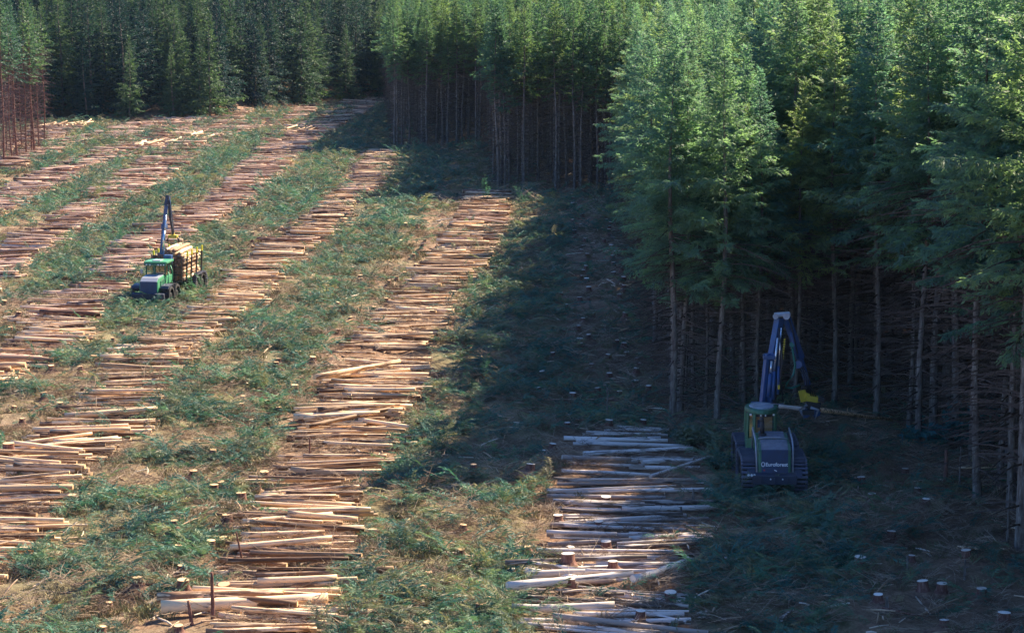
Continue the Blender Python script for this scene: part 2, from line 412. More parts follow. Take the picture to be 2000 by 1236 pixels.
# ------------------------------------------------------------------ spruce trees
def needle_branch(q, o, az, L, e0, e1, step, tw, tl, rg, droop=0.25, fine=0):
    """a flat spray: axis from o, bending from elevation e0 to e1, side twigs as slim leaf shapes"""
    ca, sa = math.cos(az), math.sin(az)
    p = [o[0], o[1], o[2]]; n = max(3, int(L / step)); ds = L / n
    for i in range(n):
        tt = (i + 0.5) / n; e = e0 + (e1 - e0) * tt
        dx, dy, dz = ca * math.cos(e), sa * math.cos(e), math.sin(e)
        p[0] += dx * ds; p[1] += dy * ds; p[2] += dz * ds
        if tt < 0.14 and L > 1: continue
        l0 = min(tl, 0.35 * L * (1.15 - tt) + 0.12)
        for sd_ in (-1, 1):
            l = l0 * rg.uniform(0.65, 1.25); a = rg.uniform(0.6, 1.05) * sd_
            fx = ca * math.cos(a) - sa * math.sin(a); fy = sa * math.cos(a) + ca * math.sin(a)
            fz = dz * 0.6 - droop * rg.uniform(-0.9, 2.4)
            w_ = tw * rg.uniform(0.7, 1.3)
            px_, py_ = -fy, fx; rz = rg.uniform(-1.4, 1.4)
            hx, hy, hz = px_ * w_ * 0.5, py_ * w_ * 0.5, rz * w_ * 0.5
            mx, my, mz = p[0] + fx * l * 0.45, p[1] + fy * l * 0.45, p[2] + fz * l * 0.4
            q.quad((p[0], p[1], p[2]), (mx + hx, my + hy, mz + hz), (p[0] + fx * l, p[1] + fy * l, p[2] + fz * l), (mx - hx, my - hy, mz - hz))
            if fine and l > .16:
                for j in range(fine):
                    k = (j + rg.uniform(.4, 1.2)) / (fine + .4); bx, by, bz = p[0] + fx * l * k, p[1] + fy * l * k, p[2] + fz * l * k
                    for s2 in (-1, 1):
                        a2 = a + s2 * rg.uniform(.5, 1.0); c2, s3 = math.cos(a2), math.sin(a2)
                        gx_ = ca * c2 - sa * s3; gy_ = sa * c2 + ca * s3; l2 = l * rg.uniform(.28, .5) * (1.25 - k * .6); w2 = w_ * .42
                        gz_ = fz + rg.uniform(-.7, .35); rz2 = rg.uniform(-1.2, 1.2)
                        q.quad((bx, by, bz), (bx + gx_ * l2 * .5 - gy_ * w2, by + gy_ * l2 * .5 + gx_ * w2, bz + gz_ * l2 * .5 + rz2 * w2),
                               (bx + gx_ * l2, by + gy_ * l2, bz + gz_ * l2), (bx + gx_ * l2 * .5 + gy_ * w2, by + gy_ * l2 * .5 - gx_ * w2, bz + gz_ * l2 * .5 - rz2 * w2))
    l = tl * 0.6
    q.quad((p[0] - dx * l * .3, p[1] - dy * l * .3, p[2] - dz * l * .3), (p[0] - sa * tw * .5, p[1] + ca * tw * .5, p[2]),
           (p[0] + dx * l, p[1] + dy * l, p[2] + dz * l), (p[0] + sa * tw * .5, p[1] - ca * tw * .5, p[2]))

def tree_parts(seed, h, zb, Lmax, step, tw, tl, per_m, r0, nmat, tmat, dmat, full=False, dead=True, fine=0):
    rg = random.Random(seed)
    lean = (rg.uniform(-.02, .02), rg.uniform(-.02, .02))
    def axis(z):
        return (lean[0] * z + 0.10 * math.sin(z * 0.45 + seed), lean[1] * z + 0.10 * math.cos(z * 0.38 + seed * 2))
    q = QB(); zs = [0, 0.25, 1.2, h * .2, h * .35, h * .5, h * .65, h * .8, h * .93]
    q.tube([(*axis(z), z - (0.3 if z == 0 else 0)) for z in zs], [r0 * 1.5, r0 * 1.15, r0, r0 * .9, r0 * .78, r0 * .62, r0 * .42, r0 * .22, r0 * .06], 7)
    trunk = q.mesh('trunk', [tmat], True)
    q = QB(); z = zb; gap_az = rg.uniform(0, 6.28)
    nb = int((h - zb) * per_m)
    for i in range(nb):
        u = (i + rg.random()) / nb; z = zb + (h - zb) * u
        prof = (1 - u) ** (0.9 if full else 1.1)
        if not full: prof *= min(1.0, 0.55 + u * 2.2)
        L = Lmax * prof * rg.uniform(0.5, 1.2) + 0.22
        if rg.random() < 0.08: L *= 1.3
        az = i * 2.399 + rg.uniform(-.5, .5)
        L *= 0.88 + 0.32 * math.sin(az * 2 + z * 1.7 + seed) * math.sin(z * 1.1 + seed * 3)
        if not full and u < .25 and rg.random() < .35: continue
        e0 = 0.15 + 0.75 * u + rg.uniform(-.15, .15); e1 = e0 - 0.55 + 0.35 * u + rg.uniform(-.2, .25)
        if u < 0.4: e0 -= 0.25; e1 += 0.10
        x, y = axis(z); needle_branch(q, (x, y, z), az, L, e0, e1, step, tw, tl, rg, 0.30, fine)
    x, y = axis(h * .93)
    for k in range(5):
        needle_branch(q, (x, y, h * (.90 + .02 * k)), k * 1.3, 0.35, 1.3, 1.5, step, tw, tl * .4, rg, -0.6)
    crown = q.mesh('crown', [nmat])
    dm = None
    if dead:
        q = QB(); nbd = int((zb + 2.5) * (11 if dmat is M_DEAD_RED else 8))
        for i in range(nbd):
            z = 0.7 + (zb + 2.0) * (i + rg.random()) / nbd
            az = rg.uniform(0, 6.283); L = rg.uniform(0.6, 1.0) * Lmax * (0.55 + 0.45 * z / (zb + 2)); e = rg.uniform(-.15, .3)
            x, y = axis(z); p = Vector((x, y, z)); d = Vector((math.cos(az), math.sin(az), math.tan(e)))
            pts = [p + d * (L * s) - Vector((0, 0, 0.22 * L * s * s)) for s in (0, .33, .66, 1)]
            for a_, b_, w0, w1 in zip(pts[:-1], pts[1:], (.034, .024, .016), (.024, .016, .008)):
                q.quad(tuple(a_ + Vector((0, 0, w0))), tuple(a_ - Vector((0, 0, w0))), tuple(b_ - Vector((0, 0, w1))), tuple(b_ + Vector((0, 0, w1))))
            for s in range(7):
                k = rg.uniform(.2, .98); b_ = p + d * (L * k) - Vector((0, 0, 0.22 * L * k * k)); l = rg.uniform(.15, .55) * (1.2 - k * .6)
                a2 = az + rg.choice((-1, 1)) * rg.uniform(.5, 1.1)
                e_ = b_ + Vector((math.cos(a2) * l, math.sin(a2) * l, -l * rg.uniform(.1, .6)))
                q.quad(tuple(b_ + Vector((0, 0, .012))), tuple(b_ - Vector((0, 0, .012))), tuple(e_), tuple(e_ + Vector((0, 0, .008))))
        dm = q.mesh('dead_branches', [dmat])
    return trunk, crown, dm
def joined(name, parts):
    """one mesh from trunk, crown and dead branches, for the uncountable mass behind"""
    V = []; Q = []; MI = []; mats = []; off = 0
    for i, me in enumerate([p for p in parts if p]):
        v = np.empty(len(me.vertices) * 3, np.float32); me.vertices.foreach_get('co', v); V.append(v.reshape(-1, 3))
        l = np.empty(len(me.loops), np.int32); me.loops.foreach_get('vertex_index', l); Q.append(l.reshape(-1, 4) + off)
        MI += [i] * (len(l) // 4); off += len(me.vertices); mats.append(me.materials[0])
    return mesh_np(name, np.concatenate(V), [np.concatenate(Q)], mats, False, MI)

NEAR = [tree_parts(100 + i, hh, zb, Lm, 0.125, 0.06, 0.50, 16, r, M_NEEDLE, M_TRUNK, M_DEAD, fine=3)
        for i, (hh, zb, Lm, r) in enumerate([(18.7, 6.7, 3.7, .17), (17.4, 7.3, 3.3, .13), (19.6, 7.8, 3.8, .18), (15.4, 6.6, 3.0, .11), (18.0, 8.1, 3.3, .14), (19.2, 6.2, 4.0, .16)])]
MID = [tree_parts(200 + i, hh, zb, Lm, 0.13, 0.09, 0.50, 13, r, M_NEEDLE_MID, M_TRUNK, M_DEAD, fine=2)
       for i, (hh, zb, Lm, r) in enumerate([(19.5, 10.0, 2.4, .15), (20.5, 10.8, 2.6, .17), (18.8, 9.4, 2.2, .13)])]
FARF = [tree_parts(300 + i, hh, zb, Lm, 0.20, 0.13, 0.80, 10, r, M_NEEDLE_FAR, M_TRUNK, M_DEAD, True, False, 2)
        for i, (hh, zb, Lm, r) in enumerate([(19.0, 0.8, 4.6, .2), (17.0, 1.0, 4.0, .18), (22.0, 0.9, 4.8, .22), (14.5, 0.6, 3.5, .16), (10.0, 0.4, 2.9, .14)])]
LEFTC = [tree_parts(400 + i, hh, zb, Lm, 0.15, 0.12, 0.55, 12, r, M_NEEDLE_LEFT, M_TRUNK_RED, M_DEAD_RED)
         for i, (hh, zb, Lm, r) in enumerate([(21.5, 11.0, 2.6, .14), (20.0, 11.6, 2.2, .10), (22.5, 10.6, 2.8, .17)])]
KINDS = {'near': NEAR, 'mid': MID, 'far': FARF, 'left': LEFTC}

trees = []   # (x, y, kind, variant, scale, rz)
# right and middle blocks on a loose planting grid
g = []
yy = 50.0
while yy < 560:
    st = 2.8 if yy < 150 else (2.9 if yy < 300 else 3.3)
    xx = -30.0
    while xx < 0.27 * yy + 22:
        g.append((xx + rnd.uniform(-.5, .5) * st * .7, yy + rnd.uniform(-.5, .5) * st * .7)); xx += st
    yy += st
g = np.array(g); ins = inpoly(g[:, 0], g[:, 1], P1)
g = g[ins]; sd1 = segdist(g[:, 0], g[:, 1], P1)
for (x, y), d in zip(g, sd1):
    u = rnd.random()
    if u < 0.05 and d > 3: continue
    k = 'near' if y < 215 else 'mid'
    sc = rnd.uniform(.80, 1.08)
    if y > 215: sc = rnd.uniform(.92, 1.08)
    if x > 13.5 and y < 135: sc = rnd.uniform(1.06, 1.26)  # height raised so their shadow reaches over the white log row
    trees.append([x, y, k, rnd.randrange(len(KINDS[k])), sc, rnd.uniform(0, 6.28)])
# trees whose trunks stand out along the edge
EDGE = [(1312,818,0,1.02),(1406,824,5,.98),(1262,560,2,.95),(1480,800,1,.95),(1712,812,4,1.14),(1778,830,3,1.2),(1906,990,1,1.26),(1988,1088,0,1.25),(1968,1010,3,1.3),(1628,790,4,1.05),(1552,790,1,.92),(1378,800,3,.85),(1850,835,2,.96),
        (1243,520,0,.93),(1238,440,5,.95),(1340,780,4,.9)]
EDGE_MID = [(972,372,1,1.0),(1012,366,2,.95),(1050,362,0,.95),(1091,370,0,1.0),(1122,372,1,1.02),(1165,372,2,.98),(1200,372,0,1.0),(986,372,2,.9),(938,286,1,1.0),(895,284,0,.98),(862,285,2,.98),(800,284,1,.97),(830,283,0,1),(772,290,2,1.0),(785,284,0,.95)]
edge_pos = []
for (px, py, v, s) in EDGE:
    x, y = gp(px, py); edge_pos.append((x, y)); trees.append([x, y, 'near', v, s, rnd.uniform(0, 6.28), 'edge'])
for (px, py, v, s) in EDGE_MID:
    x, y = gp(px, py); edge_pos.append((x, y)); trees.append([x, y, 'mid', v, s, rnd.uniform(0, 6.28), 'edge'])
# far background wood
yy = 335.0
while yy < 560:
    xx = -140.0
    while xx < -8:
        x = xx + rnd.uniform(-1.3, 1.3); y = yy + rnd.uniform(-1.4, 1.4)
        if y > edge2(x) + 1.5 and not inpoly(np.array([x]), np.array([y]), P1)[0] and x > -0.29 * y - 6:
            dd = y - edge2(x)
            v = rnd.choice([0, 1, 2, 3, 3, 4, 1]) if dd < 9 else rnd.choice([0, 1, 2, 2, 0])
            trees.append([x, y, 'far', v, rnd.uniform(.85, 1.1), rnd.uniform(0, 6.28)])
        xx += 6.3
    yy += 5.6
# small clump at the left edge
LEFT = [(8,322,0,1.0),(22,318,1,1.0),(33,312,2,.95),(52,308,1,1.05),(62,304,0,.98),(66,306,2,.9),(76,298,1,.95),(88,292,1,1.0),(-6,312,2,1),(-18,316,0,1),(14,300,1,.95),(42,296,1,.9),(-30,300,2,1),(-8,296,1,1),(26,290,0,.9)]
for (px, py, v, s) in LEFT:
    x, y = gp(px, py); trees.append([x, y, 'left', v, s * 0.98, rnd.uniform(0, 6.28), 'edge'])
    edge_pos.append((x, y))

# how much of each tree shows: nearest first, what sticks out above what is before it
trees.sort(key=lambda a: a[1])
top = np.full(210, 1300.0); vis = []
for i, a in enumerate(trees):
    z0 = tz(a[0], a[1]); hh = {'near': 18.3, 'mid': 19.6, 'far': 18.5, 'left': 21}[a[2]] * a[4]
    x0, y0 = proj((a[0], a[1], z0)); x1, y1 = proj((a[0], a[1], z0 + hh)); r_ = F / a[1] * 1.3
    b0 = int(max(0, (x0 - r_) // 10)); b1 = int(min(200, (x0 + r_) // 10 + 1)); area = 0
    for b in range(b0, b1):
        yb = max(0, y1 + (abs(b * 10 + 5 - x0) / r_) * 60 * (100 / a[1])); lo_ = min(y0, top[b])
        if lo_ > yb: area += (lo_ - yb) * 10; top[b] = yb
    if len(a) > 6 and -60 < x0 < 2060: area += 2500
    vis.append(area)
order = sorted(range(len(trees)), key=lambda i: -vis[i])
singles = set([i for i in order if vis[i] > 0][:296])

def side_word(px):
    for lim, wd in ((250, 'far left'), (520, 'left'), (760, 'centre-left'), (960, 'centre'), (1230, 'right of centre'), (1500, 'right'), (1750, 'far right')):
        if px < lim: return wd
    return 'right edge'
rank = {}
labels_used = {}
ORD = ['first', 'second', 'third', 'fourth', 'fifth', 'sixth', 'seventh', 'eighth', 'ninth', 'tenth', 'eleventh', 'twelfth', 'thirteenth', 'fourteenth', 'fifteenth', 'sixteenth', 'seventeenth', 'eighteenth', 'nineteenth', 'twentieth']
edges_by = {'near': [], 'mid': [], 'left': []}
for i in singles:
    a = trees[i]
    if len(a) > 6: edges_by[a[2]].append(i)
edge_label = {}
for k, txt in (('near', 'spruce at the front edge of the right-hand wood, {} bare trunk from its left corner'),
               ('mid', 'tall bare-stemmed spruce on the shaded edge behind the clearing, {} from the left'),
               ('left', 'sun-reddened spruce in the small left clump, {} trunk from the left')):
    for j, i in enumerate(sorted(edges_by[k], key=lambda i: proj((trees[i][0], trees[i][1], 0))[0])): edge_label[i] = txt.format(ORD[j])
kindtext = {'near': 'green spruce crown', 'mid': 'tall dark spruce', 'far': 'blue-green full spruce', 'left': 'sun-reddened spruce'}
rest = []
cellcount = {}
cells = {}
for i in singles:
    if i in edge_label: continue
    a = trees[i]; px, py = proj((a[0], a[1], tz(a[0], a[1]) + 17)); band = int(max(0, min(1999, px)) // 50)
    cells.setdefault((a[2], band), []).append(i)
for (k, band), lst in cells.items():
    lst.sort(key=lambda i: trees[i][1])
    for j, i in enumerate(lst):
        xw = band * 50
        where = {'near': 'in the bright right-hand wood', 'mid': 'in wood behind log rows', 'far': 'in the dark far wood', 'left': 'in the left clump'}[k]
        frac = (xw + 25) / 2000
        deep = ['in front', 'second back', 'third back', 'fourth back', 'fifth back', 'sixth back'][min(j, 5)]
        sz = 'slim' if trees[i][4] < .94 else ('medium' if trees[i][4] < 1.0 else 'broad')
        edge_label[i] = '%s %s %s, %s, %d percent across' % (sz, kindtext[k], where, deep, round(frac * 100))
grp = {'near': 'spruces of the right-hand wood', 'mid': 'spruces of the wood behind the log rows', 'far': 'spruces of the dark far wood', 'left': 'spruces of the left clump'}
for i, a in enumerate(trees):
    if i in singles:
        tr, cr, dm = KINDS[a[2]][a[3]]
        o = empty('spruce_tree', (a[0], a[1], tz(a[0], a[1]) - .03), a[5]); o.scale = (a[4],) * 3
        meshobj('trunk', tr, o); meshobj('crown', cr, o)
        if dm: meshobj('dead_branches', dm, o)
        tag(o, edge_label[i], 'spruce tree', grp[a[2]])
    else: rest.append(a)
allm = []; base = {}
for k in ('near', 'mid', 'far', 'left'):
    base[k] = len(allm)
    for j, p in enumerate(KINDS[k]): allm.append(joined('%s_%d' % (k, j), p))
instancer('forest_mass', [(a[0], a[1], tz(a[0], a[1])) for a in rest], [(0, 0, a[5]) for a in rest], [(a[4],) * 3 for a in rest],
          [base[a[2]] + a[3] for a in rest], allm, 'mass of spruce forest reaching back behind the front trees', 'forest')
print('TREES', len(trees), 'single', len(singles))

# ------------------------------------------------------------------ logs
def log_mesh(seed, m_side, m_cut):
    rg = random.Random(seed); q = QB(); n = 9; segs = 6
    b1, b2, p1 = rg.uniform(-.05, .05), rg.uniform(-.03, .03), rg.uniform(0, 6)
    V = []; Q = []; MI = []
    for i in range(segs + 1):
        u = i / segs; x = (u - .5) * 4; cy = b1 * math.sin(u * 3.14 + p1) ; cz = b2 * math.sin(u * 4 + p1)
        r = 0.1 * (1.12 - 0.24 * u) * rg.uniform(.96, 1.04)
        for k in range(n):
            tt = 2 * math.pi * k / n; rr = r * rg.uniform(.96, 1.04)
            V.append((x, cy + rr * math.cos(tt), cz + rr * math.sin(tt)))
    F4 = [(i * n + k, i * n + (k + 1) % n, (i + 1) * n + (k + 1) % n, (i + 1) * n + k) for i in range(segs) for k in range(n)]
    me = bpy.data.meshes.new('log')
    faces = [f[::-1] for f in F4]
    caps = [tuple(range(n)), tuple(reversed([segs * n + k for k in range(n)]))]
    # a few knots and broken branch stubs
    for s in range(rg.randrange(2, 6)):
        u = rg.uniform(.1, .9); a = rg.uniform(0, 6.28); x = (u - .5) * 4; b = len(V)
        d = (math.cos(a), math.sin(a)); l = rg.uniform(.12, .17)
        for (dx, w_, ll) in ((-.018, 0, .08), (.018, 0, .08), (0, .018, .08), (.01, .004, l)):
            V.append((x + dx, d[0] * ll - d[1] * w_, d[1] * ll + d[0] * w_))
        faces += [(b, b + 1, b + 3), (b + 1, b + 2, b + 3), (b + 2, b, b + 3)]
    me.from_pydata(V, [], faces + caps)
    me.materials.append(m_side); me.materials.append(m_cut)
    for p in me.polygons:
        p.use_smooth = len(p.vertices) == 4
    me.polygons[len(faces)].material_index = 1; me.polygons[len(faces) + 1].material_index = 1
    me.update(); return me
LOGM = []
for ms, mc in ((M_LOG_W, M_CUT_W), (M_LOG_P, M_CUT), (M_LOG_R, M_CUT)):
    for i in range(6): LOGM.append(log_mesh(500 + i + len(LOGM), ms, mc))
LOADM = [log_mesh(560 + i, M_LOG_P, M_CUT_D) for i in range(5)]
logs = []   # x,y,z, yaw, pitch, L, r, mesh index, row, roll
fw_keep = None
HARV = gp(1518, 975); FORW = gp(300, 604)
def near_machine(x, y):
    # forwarder footprint, 11 m long behind its nose, along its heading
    dx, dy = x - FORW[0], y - FORW[1]; a = R(-8); lx = dx * math.cos(-a) - dy * math.sin(-a); ly = dx * math.sin(-a) + dy * math.cos(-a)
    if abs(lx) < 1.7 and -1.0 < ly < 12: return True
    return abs(x - HARV[0]) < 1.8 and -1 < y - HARV[1] < 10
for k in 'ABCDEFGH':
    a = RW[k]; D = a[0, 0] + .3; Dend = a[-1, 0]
    rg = random.Random(ord(k))
    while D < Dend:
        if D > 140 and rg.random() < .06: D += rg.uniform(.8, 2.0); continue
        l, r = row_lr(k, D); wdt = r - l
        dep = rg.uniform(.5, 1.25) if D < 150 else rg.uniform(.6, 1.0)
        slope = (row_lr(k, min(Dend, D + 3))[0] - l) / max(.1, min(3, Dend - D))
        if k == 'A': nlog = rg.randrange(1, 5) if D > 84 else rg.randrange(3, 8)
        else: nlog = rg.randrange(4, 13) if D < 150 else rg.randrange(8, 14)
        byaw = rg.gauss(0, .095) + (0.04 if k != 'A' else 0)
        if rg.random() < .12: byaw += rg.choice((-1, 1)) * rg.uniform(.1, .3)
        typ = {'A': 0, 'B': 1, 'C': 1}.get(k, 2)
        if k in 'BC' and D > 170: typ = 2 if rg.random() < .35 else 1
        if k == 'D' and D < 130: typ = 1 if rg.random() < .5 else 2
        L0 = rg.choice((3.1, 3.7, 3.7, 4.3, 4.9)) if wdt < 5.5 else rg.choice((3.1, 3.7, 4.9, 4.9))
        align = rg.choice((0, 1, 1)); xo = rg.gauss(0, .5)
        if wdt > 6.0: nlog = int(nlog * 1.35)
        for j in range(nlog):
            L = L0 if rg.random() < .7 else rg.choice((2.6, 3.1, 3.7, 4.9)); L = min(L, wdt * 1.05); L *= rg.uniform(.96, 1.03)
            rr = min(.20, max(.036, rg.gauss(.070 if k != 'A' else .070, .031 if k != 'A' else .022)))
            if wdt > L + .8: xc = rg.choice((l + L / 2 + rg.uniform(0, .4), r - L / 2 - rg.uniform(0, .4)))
            elif align: xc = r - L / 2 + rg.gauss(0, .22) + xo - .1
            else: xc = l + L / 2 + rg.gauss(0, .22) + xo + .1
            lay = 0 if j < nlog * .45 else (1 if j < nlog * .78 else (2 if j < nlog * .95 or dep > 1 else 3))
            if k == 'A': lay = 0 if j < nlog * .75 else 1
            yc = D + rg.uniform(0, dep) if lay == 0 else D + dep * rg.uniform(.2, .8)
            if near_machine(xc, yc) or near_machine(xc + L / 2, yc) or near_machine(xc - L / 2, yc): continue
            yaw = byaw + rg.gauss(0, .085 if k != 'A' else .055)
            if rg.random() < .08: yaw += rg.uniform(-.5, .5)
            z = tz(xc, yc) * .6 + .03 + rr + lay * (.16 if D < 150 else .2) + rg.uniform(0, .06)
            zl = tz(xc - L / 2, yc); zr_ = tz(xc + L / 2, yc)
            pitch = -math.atan2((zr_ - zl) * .35, L) + rg.gauss(0, .012 + .012 * lay)
            z = max(z, (zl + zr_) / 2 + rr * .6)
            logs.append([xc, yc, z, yaw, pitch, L, rr, typ * 6 + rg.randrange(6), k, rg.choice((0, math.pi)) , rg.uniform(0, 6.28)])
        D += dep + (rg.choice((.1, .2, .4, .8, 1.3)) * (1 if D < 150 else 1.25) if k != 'A' else rg.uniform(.3, 1.3))
# piles laid the other way, their fresh-cut ends towards the clearing
for (px, py, wd, nn) in ((110, 252, 3.2, 20), (150, 250, 3.2, 22), (290, 293, 4.5, 22), (322, 286, 3.0, 14), (400, 276, 5.0, 18), (585, 258, 5.0, 16)):
    x0, y0 = gp(px, py)
    for j in range(nn):
        x_ = x0 + rnd.uniform(-wd / 2, wd / 2); lay = j % 4
        logs.append([x_, y0 + rnd.uniform(-.4, .4), tz(x_, y0) + .12 + lay * .24, R(90) + rnd.gauss(-.35, .12), rnd.gauss(-.10, .08), rnd.choice((3.1, 3.7)), rnd.uniform(.09, .14), 6 + rnd.randrange(6), 'F', 0, 0])
# logs that stand out
def put_log(px0, py0, px1, py1, rr, typ, row, zadd=0.1):
    p = gp(px0, py0); q_ = gp(px1, py1); L = math.hypot(q_[0] - p[0], q_[1] - p[1])
    x, y = (p[0] + q_[0]) / 2, (p[1] + q_[1]) / 2
    logs.append([x, y, tz(x, y) + rr + zadd, math.atan2(q_[1] - p[1], q_[0] - p[0]), 0, L, rr, typ * 6 + rnd.randrange(6), row, 0, 0, 1])
for a in [(308,1196,555,1190,.17,1,'B',.35),(315,1215,640,1196,.2,1,'B',.15),(615,768,780,735,.13,1,'B',.5),(606,812,800,842,.11,1,'B',.3),(600,848,770,812,.1,1,'B',.45),
          (990,1185,1235,1160,.13,0,'A',.3),(1235,1165,1345,1130,.12,0,'A',.3),(1000,1212,1200,1208,.13,0,'A',.2),(1030,1115,1170,1135,.09,0,'A',.2),(1028,1125,1165,1146,.10,0,'A',.1),
          (1125,864,1290,858,.10,0,'A',.05),(1285,864,1340,870,.07,0,'A',.05),(1180,847,1287,847,.07,0,'A',.05),(1270,938,1385,900,.07,0,'A',.12),
          (230,493,298,478,.10,2,'D',.35),(190,545,330,520,.09,1,'D',.1)]:
    put_log(*a)
def log_size(a): return (a[5] * a[6]) / (a[1] ** 2) * (1 if -60 < proj(a[:3])[0] < 2060 and proj(a[:3])[1] < 1245 else 0)
logs.sort(key=lambda a: (-(1 if len(a) > 11 else 0), -log_size(a)))
NSING = 205
rowtxt = {'A': 'in white shaded row', 'B': 'in long middle row', 'C': 'in lower left row', 'D': 'in forwarder row'}
used = {}
def place_log(o, a):
    o.location = a[:3]; o.rotation_euler = (a[10], a[4], a[3]); o.scale = (a[5] / 4, a[6] / .1, a[6] / .1)
singles_l = logs[:NSING]
pend = []
for a in singles_l:
    o = meshobj('log', LOGM[a[7]]); 
    e = Euler((a[10] if len(a) < 12 else 0, a[4], a[3])); place_log(o, a)
    px, py = proj(a[:3])
    th = 'thin' if a[6] < .075 else ('thick' if a[6] > .105 else 'middling')
    ln = 'short' if a[5] < 3.4 else ('long' if a[5] > 4.4 else 'cut')
    tl_ = 'rising to right' if a[3] > .09 else ('falling to right' if a[3] < -.05 else 'level')
    pend.append([o, '%s %s pale log %s %s' % (th, ln, tl_, rowtxt.get(a[8], 'in a far row')), px, py])
bykey = {}
for p in pend: bykey.setdefault(p[1], []).append(p)
for k_, lst in bykey.items():
    lst.sort(key=lambda p: -p[3])
    for j, p in enumerate(lst):
        lab = k_ if len(lst) == 1 else k_ + ', %s such from bottom' % (ORD[j] if j < 20 else 'further')
        tag(p[0], lab, 'log', 'logs of the cut rows' if j < 20 else 'further logs of the cut rows')
restl = logs[NSING:]
instancer('log_rows', [a[:3] for a in restl], [(a[10], a[4], a[3]) for a in restl], [(a[5] / 4, a[6] / .1, a[6] / .1) for a in restl], [a[7] for a in restl],
          LOGM, 'thousands of cut logs laid side by side in long curving rows', 'logs')
print('LOGS', len(logs))

# ------------------------------------------------------------------ brash, twigs and grass
def sprig(seed, L, m, tw, tl, step):
    rg = random.Random(seed); q = QB()
    for k in range(rg.randrange(3, 5)):
        needle_branch(q, (0, 0, .03), rg.uniform(-.7, .7) + (0 if k < 2 else 2.5), L * rg.uniform(.6, 1), rg.uniform(.1, .55), rg.uniform(-.4, 0), step, tw, tl, rg, .15)
    return q.mesh('sprig', [m])
def twigmesh(seed, m, n=9, L=.9, w_=.009):
    rg = random.Random(seed); q = QB()
    for i in range(n):
        a = rg.uniform(0, 6.28); l = L * rg.uniform(.3, 1.2); o = Vector((rg.uniform(-.3, .3), rg.uniform(-.3, .3), rg.uniform(.02, .12)))
        d = Vector((math.cos(a), math.sin(a), rg.uniform(-.05, .35))); p1 = o + d * l * .5 + Vector((rg.uniform(-.06, .06), rg.uniform(-.06, .06), rg.uniform(0, .06))); p2 = o + d * l
        q.tube([o, p1, p2], [w_, w_ * .8, w_ * .3], 3)
        for s in range(2):
            b = o + d * (l * rg.uniform(.3, .8)); a2 = a + rg.choice((-1, 1)) * .8; e = b + Vector((math.cos(a2), math.sin(a2), .25)) * l * .3
            q.tube([b, e], [w_ * .6, w_ * .2], 3)
    return q.mesh('twigs', [m])
def tuft(seed, m, n=26, h=.22):
    rg = random.Random(seed); q = QB()
    for i in range(n):
        a = rg.uniform(0, 6.28); x, y = rg.uniform(-.22, .22), rg.uniform(-.22, .22); l = h * rg.uniform(.5, 1.3); ln = rg.uniform(.2, 1.1)
        dx, dy = math.cos(a) * l * ln, math.sin(a) * l * ln; w_ = .010
        q.quad((x - w_, y, 0), (x + w_, y, 0), (x + w_ * .6 + dx * .6, y + dy * .6, l * .75), (x + dx, y + dy, l))
    return q.mesh('tuft', [m])
def flat_mat(name, c1, c2, c3, rough=.85):
    m, t, out = mat(name); col = ramp(t, obj_rand(t), [(0, c1), (.5, c2), (1, c3)])
    col = mix(t, 1.0, col, ramp(t, noise(t, 1.2, geo_pos(t), 3), [(.3, (.7, .7, .7)), (.7, (1.25, 1.25, 1.25))]), 'MULTIPLY')
    principled(t, out, col, rough, .2); return m
M_TWIG = flat_mat('bare_twigs', (.12, .08, .055), (.28, .19, .13), (.60, .46, .33))
M_STRAW = flat_mat('dry_grass', (.16, .15, .08), (.33, .27, .15), (.13, .18, .085))
M_CHIP = flat_mat('wood_chips', (.45, .28, .16), (.66, .46, .30), (.82, .70, .55))
SPR = [sprig(600 + i, .72 if i < 7 else 1.5, M_BRASH, .022, .17 if i < 7 else .24, .036 if i < 7 else .05) for i in range(10)]
TWG = [twigmesh(700 + i, M_TWIG) for i in range(6)]
TUF = [tuft(800 + i, M_STRAW) for i in range(4)]
def chip(seed):
    rg = random.Random(seed); q = QB(); l = rg.uniform(.12, .5)
    q.tube([(-l, 0, .02), (0, rg.uniform(-.03, .03), .04), (l, 0, .03)], [.02, .03, .018], 5); return q.mesh('chip', [M_CHIP])
CHP = [chip(900 + i) for i in range(5)]

def scatter(dens_fn, bands, seed):
    r_ = np.random.RandomState(seed); out = []
    for (d0, d1, dens, sc) in bands:
        xm0, xm1 = -0.26 * d1 - 3, 0.26 * d1 + 3
        n = int((d1 - d0) * (xm1 - xm0) * dens)
        x = r_.uniform(xm0, xm1, n); y = r_.uniform(d0, d1, n)
        k = (np.abs(x) < 0.255 * y + 3) & (y < edge2(x) + 4)
        x, y = x[k], y[k]; p = dens_fn(x, y); k = r_.random_sample(len(x)) < p; x, y = x[k], y[k]
        out.append(np.stack([x, y, np.full(len(x), sc)], 1))
    return np.concatenate(out)
def in_forest(x, y): return inpoly(x, y, P1)
def d_green(x, y):
    c = vn(x, y, 2.6, 21) * .55 + vn(x, y, .9, 22) * .45
    p = np.clip((c - .415) * 5.0, 0, 1) * green_band(x, y) + .08 * green_band(x, y) - .05
    p = np.where(row_mask(x, y), p * np.where(y > 130, .5, .35), p)
    dd = segdist(x, y, P1); p = np.where(in_forest(x, y), np.where(dd < 5, p * .35, 0), p)
    return np.clip(p, 0, 1)
def d_twig(x, y):
    c = vn(x, y, 3.1, 31) * .6 + vn(x, y, .8, 32) * .4
    p = np.clip((c - .36) * 3, 0.08, 1) * .8
    dd = segdist(x, y, P1); return np.where(in_forest(x, y), np.where(dd < 8, .5, 0), p)
